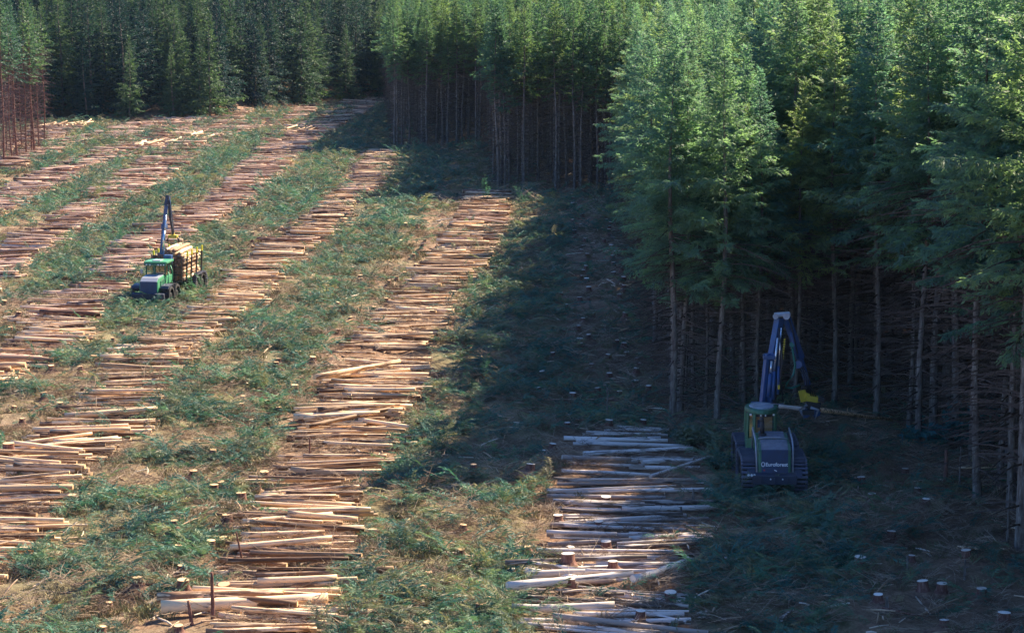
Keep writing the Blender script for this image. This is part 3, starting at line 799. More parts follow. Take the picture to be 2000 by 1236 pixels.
def d_straw(x, y):
    c = vn(x, y, 4.5, 41) * .6 + vn(x, y, 1.1, 42) * .4
    p = np.clip((c - .42) * 3.2, 0.02, 1) * (1.15 - .75 * green_band(x, y)) * np.where((x > 3) & (y < 225), .3, 1) 
    return np.where(in_forest(x, y) | row_mask(x, y, -.2), p * .05, p)
def d_chip(x, y):
    c = vn(x, y, 2.2, 51); return np.where(in_forest(x, y), 0.05, np.clip((c - .35) * 1.5, .05, 1))
def make_scatter(name, fn, bands, meshes, seed, label, cat, tilt, lift, smin, smax):
    S = scatter(fn, bands, seed); r_ = np.random.RandomState(seed + 1); n = len(S)
    z = terr(S[:, 0], S[:, 1]) + r_.uniform(0, 1, n) ** 2 * lift
    rot = np.stack([r_.normal(0, tilt, n), r_.normal(0, tilt, n), r_.uniform(0, 6.28, n)], 1)
    s = r_.uniform(smin, smax, n) * S[:, 2]
    instancer(name, np.stack([S[:, 0], S[:, 1], z], 1), rot, np.stack([s, s, s * 1.1], 1), r_.randint(0, len(meshes), n), meshes, label, cat)
    print(name, n)
make_scatter('brash', d_green, [(58, 110, 13, 1.0), (110, 190, 7.5, 1.15), (190, 440, 2.6, 1.7)], SPR, 1,
             'green spruce branches and needles strewn in mats between the log rows', 'brash', .35, .42, .5, 1.25)
make_scatter('twig_litter', d_twig, [(58, 110, 7.5, 1.0), (110, 190, 3.6, 1.2), (190, 440, 1.0, 1.7)], TWG, 2,
             'bare brown and straw-coloured twigs scattered over the felled ground', 'twig litter', .2, .15, .5, 1.2)
make_scatter('dry_grass', d_straw, [(58, 110, 7.0, 1.0), (110, 190, 3.2, 1.3), (190, 440, .8, 1.9)], TUF, 3,
             'yellowish dry grass tufts on the bare strips', 'grass', .1, 0, .6, 1.3)
make_scatter('wood_chips', d_chip, [(58, 110, 2.2, 1.0), (110, 190, 1.1, 1.2), (190, 440, .3, 1.6)], CHP, 4,
             'pale splintered wood pieces scattered on the ground', 'wood chips', .15, .2, .5, 1.3)

# ------------------------------------------------------------------ stumps
m, t, out = mat('stump_soil_mound'); nz = noise(t, 5, geo_pos(t), 5)
principled(t, out, ramp(t, nz, [(.3, (.10, .06, .04)), (.7, (.34, .21, .14))]), .95, .1, bump=nz, bstr=.8, bdist=.05); M_MOUND = m
def stump_meshes(seed, cutm):
    rg = random.Random(seed); n = 14; V = []; prof = [(-.12, 4.6), (.02, 2.9), (.14, 1.45), (.24, 1.08), (.40, 1.0)]
    lob = [rg.uniform(.75, 1.35) for _ in range(n)]; lob = [(lob[i] + lob[(i + 1) % n]) / 2 for i in range(n)]
    for z, s in prof:
        for k in range(n):
            a = 2 * math.pi * k / n; f = 1 + (lob[k] - 1) * min(1, (s - .9) * 1.4)
            V.append((.15 * s * f * math.cos(a), .15 * s * f * math.sin(a), z))
    Fc = [(i * n + k, i * n + (k + 1) % n, (i + 1) * n + (k + 1) % n, (i + 1) * n + k) for i in range(4) for k in range(n)]
    me = mesh_np('stump', V, [np.array(Fc)], [M_MOUND, M_TRUNK_RED], True, [0] * (2 * n) + [1] * (2 * n))
    T = []; 
    for k in range(n):
        a = 2 * math.pi * k / n; T.append((.155 * math.cos(a) * rg.uniform(.97, 1.03), .155 * math.sin(a), .402)); 
    me2 = bpy.data.meshes.new('cut_top'); V2 = T + [(v[0], v[1], v[2] + .012) for v in T]
    f2 = [(k, (k + 1) % n, n + (k + 1) % n, n + k) for k in range(n)] + [tuple(range(n, 2 * n))]
    me2.from_pydata(V2, [], f2); me2.materials.append(cutm); me2.update()
    return me, me2
STM = [stump_meshes(1000 + i, M_CUT_W) for i in range(4)] + [stump_meshes(1010 + i, M_CUT) for i in range(4)]  # brightened top colour lifts stumps in shade, orange copy serves sunlit ground
# traced stumps in the foreground (photo pixels of the cut top, size)
TR = [(1840,1148,1.15),(1888,1097,1.1),(1677,1107,1.3),(1716,1170,1.0),(1805,1148,1.2),(1918,1155,1.1),(1845,1205,1.0),(1960,1210,1.3),(1740,1040,1.1),(1808,988,1.0),(1792,957,.9),(1768,912,.9),(1683,930,1.1),(1703,968,1.0),(1780,1085,.8),
      (1183,967,1.3),(1090,1002,1.2),(1112,1058,1.0),(1184,1058,1.2),(1110,1102,1.5),(1197,1108,1.1),(1112,1155,1.1),(1288,1010,1.1),(1310,1162,1.3),(1035,915,1.2),(1250,1205,1.0),(1170,1010,1.1),
      (1060,722,1.1),(1050,757,1.0),(1118,770,1.1),(1115,802,.9),(1190,722,1.0),(1183,746,1.0),(1135,678,1.0),(1250,640,1.0),(1188,692,1.1),(1080,690,.8),(1100,640,.8),(1105,597,.8),(1096,572,.8),(1180,560,.7),(1078,860,1.0),(1060,873,.9),(1130,632,.8),(1210,770,.9),(1188,830,1.1),(1255,820,.9),(1108,830,.9),(1245,690,.8),(1160,610,.7),(1210,600,.7),(1150,580,.7),(1205,655,.8),(1150,655,.8),
      (18,888,1.6),(142,832,1.1),(50,870,.8),(358,1142,1.3),(270,1137,1.1),(412,1068,1.0),(445,1025,1.2),(437,1055,.9),(500,942,1.0),(473,975,1.3),(418,952,1.2),(432,926,1.0),(515,912,1.2),(440,1148,1.3),(575,757,1.2),(525,790,1.2),(548,768,.9),(612,780,1.0),(88,775,1.1),(118,790,.9),(195,1228,1.1),(545,800,1.0),
      (120,820,1.0),(350,1228,.9),(735,800,.9),(795,515,.9),(560,530,.9),(540,560,.9),(610,640,.9),(660,600,.9),(760,560,.8),(640,560,.8),(690,520,.8),(580,700,1.0),(540,720,1.0),(730,610,.9),(755,590,.8),
      (200,440,.9),(180,520,.9),(140,500,.9),(215,500,.9),(160,560,.9),(230,460,.8),(120,560,.9),(60,590,.9),(20,640,.9),(345,1060,1.0),(940,1195,1.2),(1000,1100,.8)]
st_pos = []
for px, py, s in TR:
    x, y = gp(px, py, .3); st_pos.append((x, y, s, True if px < 1000 else False))
rg = random.Random(77)
for xx_ in (4.0, 6.4):
    y = 107.0
    while y < 216:
        x = xx_ + (y - 105) * .022 + rg.uniform(-.5, .5)
        if all((x - p[0]) ** 2 + (y - p[1]) ** 2 > 2.5 for p in st_pos): st_pos.append((x, y, rg.uniform(.85, 1.2), False))
        y += rg.uniform(2.2, 4.2)
for k in 'ABCDE':
    D = RW[k][0, 0]
    while D < min(260, RW[k][-1, 0]):
        l, r = row_lr(k, D)
        for off in (-1.1, -3.0):
            if rg.random() < .62:
                x, y = l + off + rg.uniform(-.7, .7), D + rg.uniform(-.7, .7)
                if all((x - p[0]) ** 2 + (y - p[1]) ** 2 > 2.2 for p in st_pos) and abs(x) < .25 * y and not near_machine(x, y): st_pos.append((x, y, rg.uniform(.75, 1.1), True))
        D += 3.3
for i in range(130):
    y = rg.uniform(68, 215); x = rg.uniform(*((3.0, 8.5) if y > 103 else (10.5, 18)))
    if all((x - p[0]) ** 2 + (y - p[1]) ** 2 > 3 for p in st_pos) and not near_machine(x, y): st_pos.append((x, y, rg.uniform(.7, 1.0), False))
st_pos = [p for p in st_pos if not row_mask(np.array(p[0]), np.array(p[1]), -.8) or p[1] < 105][:285]
# labels: by where the stump stands, counted inside its own strip
def strip_of(x, y):
    px, py = proj((x, y, .3))
    if px > 1430: return 'on the shaded ground right of the harvester'
    if x > 3 and y > 98: return 'on the bare strip beside the forest edge'
    for k, txt in (('A', 'beside the white log row'), ('B', 'left of the long middle log row'), ('C', 'left of the lower left log row'), ('D', 'left of the row under the forwarder'), ('E', 'by the far left rows')):
        l, r = row_lr(k, y)
        if l == l and x > l - 5 and x < r + 1: return txt
    return 'in the green brash between the rows'
stl = {}
for p in st_pos:
    key = '%s %s stump %s' % ('large' if p[2] > 1.12 else ('small' if p[2] < .9 else 'medium'), 'orange-topped' if p[3] else 'pale-topped', strip_of(p[0], p[1]))
    stl.setdefault(key, []).append(p)
for key, lst in stl.items():
    lst.sort(key=lambda p: p[1])
    for j, p in enumerate(lst):
        si = (4 if p[3] else 0) + rg.randrange(4); s = p[2]
        o = meshobj('tree_stump', STM[si][0]); o.location = (p[0], p[1], tz(p[0], p[1]) - .02); o.rotation_euler = (rg.gauss(0, .06), rg.gauss(0, .06), rg.uniform(0, 6.28)); o.scale = (s, s, s * rg.uniform(.8, 1.2))
        meshobj('cut_top', STM[si][1], o)
        tag(o, key if len(lst) == 1 else (key + ', %s nearest' % ORD[j] if j < 20 else key + ', far back'), 'stump', 'stumps left on the felled ground')
print('STUMPS', len(st_pos))

# ------------------------------------------------------------------ modelling helpers for machines and poles
class MB:
    def __init__(s): s.bm = bmesh.new(); s.mi = 0
    def _new(s, vs, fs):
        bv = [s.bm.verts.new(v) for v in vs]
        out = []
        for f in fs:
            try: fc = s.bm.faces.new([bv[i] for i in f]); fc.material_index = s.mi; out.append(fc)
            except ValueError: pass
        return out
    def box(s, c, sz, rot=(0, 0, 0), bev=0.02):
        M = Matrix.Translation(c) @ Euler(rot).to_matrix().to_4x4()
        hx, hy, hz = sz[0] / 2, sz[1] / 2, sz[2] / 2
        vs = [M @ Vector((x, y, z)) for z in (-hz, hz) for y in (-hy, hy) for x in (-hx, hx)]
        fs = s._new(vs, [(0, 2, 3, 1), (4, 5, 7, 6), (0, 1, 5, 4), (2, 6, 7, 3), (0, 4, 6, 2), (1, 3, 7, 5)])
        if bev: s._bev(fs, min(bev, min(sz) * .3))
        return s
    def _bev(s, fs, b):
        ed = list({e for f in fs for e in f.edges})
        bmesh.ops.bevel(s.bm, geom=ed, offset=b, segments=2, affect='EDGES', profile=.6)
    def beam(s, a, b, w_, h, bev=.015):
        a = Vector(a); b = Vector(b); d = b - a; q = d.to_track_quat('Y', 'Z'); c = (a + b) / 2
        return s.box(c, (w_, d.length, h), q.to_euler(), bev)
    def prism(s, prof, x0, x1, bev=.03):
        """profile in (y, z), extruded from x0 to x1"""
        n = len(prof); vs = [(x0, p[0], p[1]) for p in prof] + [(x1, p[0], p[1]) for p in prof]
        fs = s._new(vs, [tuple(range(n))[::-1], tuple(range(n, 2 * n))] + [(i, (i + 1) % n, n + (i + 1) % n, n + i) for i in range(n)])
        if bev: s._bev(fs, bev)
        return s
    def zprism(s, prof, z0, z1, bev=.02, sc=1.0):
        n = len(prof); vs = [(p[0], p[1], z0) for p in prof] + [(p[0] * sc, p[1] * sc, z1) for p in prof]
        fs = s._new(vs, [tuple(range(n))[::-1], tuple(range(n, 2 * n))] + [(i, (i + 1) % n, n + (i + 1) % n, n + i) for i in range(n)])
        if bev: s._bev(fs, bev)
        return s
    def cyl(s, a, b, r, n=16, r2=None):
        a = Vector(a); b = Vector(b); d = (b - a).normalized(); q = d.to_track_quat('Z', 'Y').to_matrix(); r2 = r if r2 is None else r2
        vs = [a + q @ Vector((r * math.cos(2 * math.pi * k / n), r * math.sin(2 * math.pi * k / n), 0)) for k in range(n)]
        vs += [b + q @ Vector((r2 * math.cos(2 * math.pi * k / n), r2 * math.sin(2 * math.pi * k / n), 0)) for k in range(n)]
        fs = s._new(vs, [tuple(range(n))[::-1], tuple(range(n, 2 * n))] + [(i, (i + 1) % n, n + (i + 1) % n, n + i) for i in range(n)])
        for f in fs[2:]: f.smooth = True
        return s
    def tube(s, pts, r, n=8):
        P = [Vector(p) for p in pts]; vs = []
        for i, p in enumerate(P):
            d = (P[min(i + 1, len(P) - 1)] - P[max(i - 1, 0)]).normalized(); a = Vector((0, 0, 1)) if abs(d.z) < .9 else Vector((1, 0, 0))
            u = d.cross(a).normalized(); v = d.cross(u); rr = r[i] if hasattr(r, '__len__') else r
            vs += [p + u * rr * math.cos(2 * math.pi * k / n) + v * rr * math.sin(2 * math.pi * k / n) for k in range(n)]
        fs = [(i * n + k, i * n + (k + 1) % n, (i + 1) * n + (k + 1) % n, (i + 1) * n + k) for i in range(len(P) - 1) for k in range(n)]
        L_ = (len(P) - 1) * n
        out = s._new(vs, fs + [tuple(range(n)), tuple(L_ + k for k in range(n))])
        for f in out[:-2]: f.smooth = True
        return s
    def build(s, name, mats, parent=None):
        bmesh.ops.recalc_face_normals(s.bm, faces=s.bm.faces)
        me = bpy.data.meshes.new(name); s.bm.to_mesh(me); s.bm.free()
        for m_ in (mats if isinstance(mats, list) else [mats]): me.materials.append(m_)
        return meshobj(name, me, parent)
def wheel(parent, x, y, r, wd, out_side):
    t_ = MB(); prof = [(-wd / 2, .72 * r), (-wd / 2, .92 * r), (-wd * .38, r), (wd * .38, r), (wd / 2, .92 * r), (wd / 2, .72 * r)]
    n = 28; vs = []; fs = []
    for k in range(n):
        a = 2 * math.pi * k / n
        for (px_, pr) in prof: vs.append((x + px_, y + pr * math.cos(a), r + pr * math.sin(a)))
    m6 = len(prof)
    for k in range(n):
        k2 = (k + 1) % n
        for j in range(m6): fs.append((k * m6 + j, k * m6 + (j + 1) % m6, k2 * m6 + (j + 1) % m6, k2 * m6 + j))
    t_._new(vs, fs)
    for k in range(20):
        for sg in (-1, 1):
            a = 2 * math.pi * (k + (.25 if sg > 0 else 0)) / 20
            t_.box((x + sg * wd * .22, y + r * 1.02 * math.cos(a), r + r * 1.02 * math.sin(a)), (wd * .5, .07, .07), (a - math.pi / 2, 0, sg * .35), 0)
    w_ = t_.build('wheel', M_TYRE, parent)
    b = MB(); b.cyl((x - wd * .3, y, r), (x + wd * .3, y, r), r * .72, 20); b.cyl((x + out_side * wd * .3, y, r), (x + out_side * wd * .42, y, r), r * .3, 12)
    b.build('rim', M_BLACK, w_)
    return w_
def track(parent, x, y0, y1, r, wd):
    t_ = MB(); R_ = r * 1.09; path = []; n = 12; L = abs(y1 - y0); st = .17
    a_, b_ = min(y0, y1), max(y0, y1)
    for i in range(int(L / st)): path.append((a_ + i * st, r + R_, 0))
    k = int(math.pi * R_ / st)
    for i in range(k): a = math.pi / 2 - math.pi * i / k; path.append((b_ + R_ * math.cos(a), r + R_ * math.sin(a), a - math.pi / 2))
    for i in range(int(L / st)): path.append((b_ - i * st, r - R_ + .02, math.pi))
    for i in range(k): a = -math.pi / 2 - math.pi * i / k; path.append((a_ + R_ * math.cos(a), r + R_ * math.sin(a), a - math.pi / 2))
    for (y, z, a) in path:
        t_.box((x, y, z), (wd * 1.12, .10, .045), (a, 0, 0), 0)
        t_.box((x, y, z), (wd * 1.05, .03, .12), (a, 0, 0), 0)
        for sg in (-1, 1): t_.box((x + sg * wd * .6, y, z), (.05, .13, .13), (a, 0, 0), 0)
    t_.build('track', M_TRACK, parent)

# ------------------------------------------------------------------ harvester
hx, hy = HARV; hz = tz(hx, hy) - .05
HV = empty('harvester', (hx, hy + 3.2, hz), R(-2))
tag(HV, 'tracked harvester with green cab and raised blue boom, standing in shade before the wood', 'harvester')
for sx in (-1, 1):
    for y in (-2.35, -.75, 1.0, 2.5): wheel(HV, sx * .99, y, .72, .50, sx)
    track(HV, sx * .99, -2.35, -.75, .72, .50); track(HV, sx * .99, 1.0, 2.5, .72, .50)
b = MB(); b.box((0, 0, .95), (1.0, 6.2, .4)); b.box((0, -1.75, .7), (1.4, .4, .35)); b.box((0, 2.2, .7), (1.4, .4, .35)); b.build('chassis', M_BLACK, HV)
b = MB(); b.prism([(-3.35, .62), (-3.35, 1.0), (-3.15, 1.08), (-2.85, 1.08), (-2.85, .62)], -.88, .88)
for sx in (-1, 1): b.prism([(-3.32, .92), (-3.0, 1.2), (-2.8, 1.2), (-3.0, .9)], sx * .93 - .16, sx * .93 + .16, .01)
for x in (-.55, 0, .5): b.box((x, -3.37, .8), (.05, .05, .25), bev=.008)
b.build('bumper', M_DGREY, HV)
for x in (-1.05, -.93, -.82):
    b = MB(); b.cyl((x, -3.33, 1.0), (x, -3.26, 1.0), .05, 12); b.build('tail_lamp', M_LAMP, HV)
for x in (-.18, .30):
    b = MB(); b.cyl((x, -3.39, .86), (x, -3.34, .86), .03, 10); b.build('marker_lamp', M_LAMP, HV)
body = [(-3.12, 1.0), (-2.98, 1.95), (-2.6, 2.12), (-.9, 2.28), (-.85, 1.0)]
b = MB(); b.prism(body, -.66, .66, .06); HB = b.build('bonnet', M_GREEN, HV)
b = MB(); b.prism([(-3.16, 1.06), (-3.02, 1.97), (-2.97, 1.99), (-3.06, 1.06)], -.53, .53, .01); b.build('rear_grille', M_NAVY, HB)
b = MB(); b.prism([(-2.99, 1.985), (-2.61, 2.16), (-2.05, 2.22), (-2.05, 2.17), (-2.6, 2.1), (-2.97, 1.93)], -.53, .53, .01); b.build('top_panel', M_PANEL, HB)
b = MB(); b.prism([(-1.85, 2.235), (-.92, 2.325), (-.92, 2.25), (-1.85, 2.15)], -.50, .50, .01); b.build('service_hatch', M_PANEL, HB)
b = MB(); b.tube([(-.60, -2.0, 2.23), (-.3, -2.0, 2.27), (.3, -2.0, 2.27), (.60, -2.0, 2.23)], .025); b.build('hatch_rail', M_STEEL, HB)
for sx in (-1, 1):
    b = MB(); b.tube([(sx * .72, -3.15, 1.1), (sx * .74, -2.95, 2.0), (sx * .74, -2.5, 2.26), (sx * .74, -1.0, 2.48), (sx * .74, -.9, 1.6)], .035); b.build('handrail', M_STEEL, HV)
b = MB(); b.cyl((-.38, -1.5, 2.2), (-.38, -1.5, 2.34), .16, 14); b.cyl((-.38, -1.5, 2.34), (-.40, -1.45, 2.82), .09, 12); b.tube([(-.40, -1.45, 2.8), (-.42, -1.36, 2.95)], .085); b.build('exhaust', M_BLACK, HV)
# lettering with its ring emblem on the engine cover
def text_mesh(name, body_, size, parent, loc, rot, m_, ext=.006):
    cu = bpy.data.curves.new(name, 'FONT'); cu.body = body_; cu.size = size; cu.extrude = ext; cu.align_x = 'CENTER'; cu.offset = .004
    to = bpy.data.objects.new(name, cu); C.objects.link(to); dg = bpy.context.evaluated_depsgraph_get(); dg.update()
    me_ = bpy.data.meshes.new_from_object(to.evaluated_get(dg)); bpy.data.objects.remove(to); me_.materials.clear(); me_.materials.append(m_)
    o = meshobj(name, me_, parent); o.location = loc; o.rotation_euler = rot; return o
sl = math.atan2(.14, .91)
text_mesh('lettering', 'Euroforest', .205, HB, (.07, -3.135, 1.34), (R(90) - sl, 0, 0), M_WHITE)
b = MB(); 
for k in range(16):
    a0 = 2 * math.pi * k / 16; b.box((-.47 + .06 * math.cos(a0), -3.135 + .011, 1.41 + .085 * math.sin(a0)), (.03, .012, .034), (0, -a0, 0), 0)
b.build('emblem', M_WHITE, HB)
b = MB(); b.box((-.42, -3.145, 1.18), (.06, .01, .06), (-sl, 0, 0), 0); b.build('warning_decal', M_RED, HB)
b = MB(); b.beam((-.02, -3.150, 1.19), (.08, -3.150, 1.14), .01, .03, 0); b.build('small_badge', M_WHITE, HB)
# cab
cx, cy = -.30, .15
b = MB(); b.zprism([(cx - .62, cy - .62), (cx - .35, cy - .86), (cx + .35, cy - .86), (cx + .62, cy - .62), (cx + .62, cy + .85), (cx - .62, cy + .85)], 1.2, 1.95, .04); CB = b.build('cab', M_GREEN, HV)
pil = [(-.60, -.60), (-.36, -.84), (.52, -.70), (.60, .80), (-.60, .80), (-.60, .1)]
b = MB()
for (px_, py_) in pil: b.beam((cx + px_, cy + py_, 1.9), (cx + px_ * .97, cy + py_ * .97, 2.98), .10 if py_ > -.8 else .13, .10, .015)
b.build('pillars', M_GREEN, CB)
b = MB(); cr = [(cx - .58, cy - .60), (cx - .34, cy - .82), (cx + .50, cy - .70), (cx + .58, cy + .8), (cx - .58, cy + .8)]
for (p0, p1) in zip(cr, cr[1:] + cr[:1]):
    d_ = Vector((p1[0] - p0[0], p1[1] - p0[1], 0)); b.box(((p0[0] + p1[0]) / 2, (p0[1] + p1[1]) / 2, 2.44), (d_.length - .12, .015, .98), (0, 0, math.atan2(d_.y, d_.x)), 0)
b.build('windows', M_GLASS, CB)
b = MB(); b.prism([(cy - .30, 1.95), (cy - .30, 2.85), (cy - .36, 2.85), (cy - .36, 1.95)], cx - .50, cx + .42, .005); b.box((cx - .02, cy + .05, 2.1), (.5, .5, .14)); b.box((cx - .02, cy - .22, 2.45), (.48, .12, .7)); b.build('glow_panel_and_seat', M_CAB_GLOW, CB)  # seat, plus an orange panel standing in for the glow on the glass
b = MB(); b.box((cx - .12, cy - .42, 2.5), (.14, .02, .32), bev=.01); b.build('seat_screen', M_BLUE, CB)
b = MB(); ell = [(.70 * math.cos(a) , 1.0 * math.sin(a)) for a in [2 * math.pi * k / 20 for k in range(20)]]
bb = MB(); bb.zprism(ell, 2.98, 3.16, .05, .96); RF = bb.build('cab_roof', M_GREEN, CB); RF.location = (cx, cy, 0)
bb = MB(); bb.zprism([(p[0] * .74, p[1] * .72) for p in ell], 3.155, 3.20, .015, .95); bb.build('roof_hatch', M_STEEL, RF)
bb = MB(); bb.zprism([(p[0] * .90, p[1] * .90) for p in ell], 2.86, 2.985, .01); bb.build('roof_underside', M_BLACK, RF)
for x in (-.5, -.08, .08, .45):
    bb = MB(); bb.box((x, -.86 if abs(x) < .3 else -.70, 2.93), (.09, .05, .08), bev=.01); bb.build('work_lamp', M_LAMP, RF)
bb = MB(); bb.tube([(-.35, -.55, 3.18), (-.35, -.55, 3.34), (.3, -.55, 3.34), (.85, -.2, 3.30), (.95, .3, 3.2)], .02); bb.build('roof_rail', M_STEEL, RF)
b.bm.free()
# crane
inv = (Matrix.Translation(HV.location) @ Euler((0, 0, R(-2))).to_matrix().to_4x4()).inverted()
def hl(px, py, D): return inv @ at(px, py, D)
DB = hy + 4.9
b = MB(); b.cyl((-.30, 1.7, 1.1), (-.30, 1.7, 2.2), .38, 18); b.box((-.30, 1.7, 2.6), (.6, .7, .8)); b.build('crane_base', M_BLUE, HV)
p_top = hl(1528, 621, DB + .6); p_knee = hl(1507, 700, DB + .3); p_bas = hl(1498, 790, DB)
b = MB(); b.beam(hl(1506, 712, DB + .3), p_top + Vector((-.12, 0, 0)), .30, .34, .04); b.beam(p_bas + Vector((-.2, 0, -.3)), hl(1500, 690, DB + .3), .22, .3, .03); b.beam(p_bas + Vector((.12, 0, -.3)), hl(1513, 690, DB + .3), .24, .34, .03)
b.beam(hl(1488, 800, DB - .2), hl(1499, 692, DB - .1), .16, .16, .02); b.box(hl(1502, 697, DB), (.5, .4, .16), (0, .05, 0))
BM = b.build('main_boom', M_BLUE, HV)
b = MB(); b.box(hl(1528, 614, DB + .6), (.66, .5, .14), (0, -.08, 0), .04); b.cyl(hl(1536, 618, DB + .2), hl(1536, 618, DB + 1.0), .14, 14); b.cyl(hl(1515, 618, DB + .2), hl(1515, 618, DB + 1.0), .12, 14); b.build('boom_head', M_STEEL, BM)
b = MB(); b.cyl(hl(1509, 780, DB - .35), hl(1512, 725, DB - .2), .085); b.cyl(hl(1501, 775, DB - .35), hl(1505, 730, DB - .25), .09); b.cyl(hl(1519, 770, DB - .3), hl(1521, 715, DB - .2), .06); b.build('lift_cylinder', M_BLUE, BM)
b = MB(); b.cyl(hl(1505, 730, DB - .25), hl(1507, 705, DB - .2), .05); b.cyl(hl(1512, 725, DB - .2), hl(1519, 660, DB), .045); b.cyl(hl(1521, 715, DB - .2), hl(1526, 640, DB + .1), .03); b.build('cylinder_rod', M_CHROME, BM)
b = MB(); b.box(hl(1521, 756, DB - .5), (.09, .05, .18)); b.build('amber_marker', M_YELLOW, BM)
b = MB()
for i in range(9):
    py = 663 + i * 4.6; b.box(hl(1532.5 - i * .45, py, DB - .05), (.07, .03, .065), bev=0)
b.build('yellow_markings', M_YELLOW, BM)
b = MB(); b.beam(p_bas + Vector((.30, -.1, .1)), hl(1527, 690, DB - .1), .10, .12); b.tube([hl(1521, 640, DB), hl(1528, 700, DB - .2), hl(1524, 740, DB - .3), hl(1530, 785, DB)], .03); b.build('hoses', M_BLACK, BM)
DS = DB + 1.2
b = MB(); b.beam(hl(1536, 620, DS - .4), hl(1564, 700, DS), .26, .30, .04); b.beam(hl(1560, 690, DS), hl(1578, 752, DS + .2), .18, .22, .03); b.cyl(hl(1559, 712, DS - .45), hl(1559, 712, DS + .2), .17, 16); b.box(hl(1574, 735, DS), (.16, .2, .3)); ST = b.build('stick', M_BLUE, HV)
b = MB(); b.tube([hl(1547, 675, DS - .3), hl(1549, 690, DS - .5), hl(1553, 714, DS - .5), hl(1549, 732, DS - .5), hl(1537, 748, DS - .5), hl(1534, 757, DS - .5), hl(1546, 758, DS - .4), hl(1562, 752, DS - .2)], .045); b.cyl(hl(1547, 673, DS - .45), hl(1547, 673, DS - .1), .11, 12); b.build('hydraulic_hose', M_HOSE, ST)
b = MB()
for o_x in (0, 4, 8):
    b.tube([hl(1560 + o_x, 716, DS - .3), hl(1570 + o_x, 735, DS - .5), hl(1571 + o_x, 752, DS - .5), hl(1582 + o_x, 764, DS - .3), hl(1585 + o_x, 776, DS)], .028)
b.tube([hl(1541, 622, DS - .5), hl(1549, 650, DS - .5), hl(1557, 690, DS - .4)], .035)
b.build('head_hoses', M_BLACK, ST)
b = MB(); b.cyl(hl(1545, 648, DS - .45), hl(1558, 700, DS - .35), .06); b.build('stick_cylinder', M_BLUE, ST)
b = MB(); b.cyl(hl(1578, 752, DS + .2), hl(1579, 768, DS + .2), .12, 12); b.box(hl(1570, 756, DS + .1), (.22, .25, .16)); b.build('rotator', M_BLACK, ST)
DH = DS + .1
b = MB(); b.beam(hl(1566, 762, DH), hl(1571, 784, DH), .17, .3, .03); b.beam(hl(1571, 771, DH), hl(1601, 782, DH), .3, .26, .04); b.box(hl(1586, 778, DH), (.5, .5, .26), (0, .2, 0), .05); HD = b.build('harvester_head', M_YELLOW, HV)
b = MB(); b.box(hl(1588, 790, DH), (.6, .5, .3), (0, .15, 0)); b.box(hl(1603, 779, DH - .1), (.26, .4, .2), (0, .2, 0)); b.box(hl(1578, 804, DH - .1), (.5, .45, .2)); b.build('head_frame', M_BLACK, HD)
for (px, py) in ((1574, 808), (1594, 806)):
    b = MB(); c0 = hl(px, py, DH - .2); b.cyl(c0, c0 + Vector((0, .5, 0)), .17, 16)
    for k in range(10):
        a = k * .628; b.box(c0 + Vector((.17 * math.cos(a), .25, .17 * math.sin(a))), (.05, .5, .04), (0, -a, 0), 0)
    b.build('feed_roller', M_BLUE, HD)
for (p0, p1, p2) in (((1583, 796), (1598, 800), (1592, 818)), ((1576, 790), (1562, 800), (1570, 818))):
    b = MB(); b.tube([hl(*p0, DH - .3), hl(*p1, DH - .35), hl(*p2, DH - .3)], [.07, .06, .02]); b.build('delimbing_knife', M_STEEL, HD)
# the stem in the head (a tree, not a part of the machine)
def pole(name, p0, p1, r0, r1, m_, label, cat, cut=None, group=None, stubs=0, seed=0):
    rg_ = random.Random(seed); p0 = Vector(p0); p1 = Vector(p1); L = (p1 - p0).length; b = MB(); n = 6
    side = (p1 - p0).cross(Vector((0, .3, 1))).normalized()
    pts = [p0.lerp(p1, i / n) - p0 + side * (.02 * L * rg_.uniform(-.3, .3) if 0 < i < n else 0) for i in range(n + 1)]
    b.tube(pts, [r0 + (r1 - r0) * i / n for i in range(n + 1)], 9)
    d = (p1 - p0).normalized()
    for k in range(stubs):
        t_ = rg_.uniform(.1, .95); q_ = (p1 - p0) * t_; a = rg_.uniform(0, 6.28); u = d.cross(Vector((.3, .2, 1))).normalized(); v = d.cross(u)
        b.tube([q_, q_ + (u * math.cos(a) + v * math.sin(a)) * rg_.uniform(.1, .35) + d * .08], [.018, .006], 4)
    o = b.build(name, m_); o.location = p0
    return tag(o, label, cat, group)
pole('gripped_log', at(1521, 793, DH + 0), at(1572, 799, DH), .085, .10, M_LOG_W, 'white peeled stem end gripped left of the yellow harvester head', 'log')
pole('felled_log', at(1598, 800, DH + .2), Vector((gp(1742, 830)[0], gp(1742, 830)[1], .25)), .11, .06, M_LOG_P, 'grey-brown stem running down from the harvester head to the wood', 'log', stubs=8)

# ------------------------------------------------------------------ forwarder
fx, fy = FORW; fz = tz(fx, fy) + .02; FA = R(-8)
FW = empty('forwarder', (fx, fy + 2.6, fz), FA); FW.scale = (.93,) * 3
tag(FW, 'green forwarder with raised blue crane carrying a full load of logs', 'forwarder')
for sx in (-1, 1):
    for y in (-1.55, -.1, 4.9, 6.35): wheel(FW, sx * 1.05, y, .69, .62, sx)
    track(FW, sx * 1.05, 4.9, 6.35, .69, .62)
b = MB(); b.box((0, .2, .85), (.9, 4.8, .4)); b.box((0, 4.9, .95), (.8, 5.6, .3)); b.box((0, -.8, .62), (1.6, .4, .3)); b.box((0, 5.6, .62), (1.6, .4, .3)); b.build('chassis', M_BLACK, FW)
b = MB(); b.prism([(-2.75, .55), (-2.85, .95), (-2.5, 1.02), (-2.5, .55)], -1.15, 1.15, .03); b.build('bumper', M_DGREY, FW)
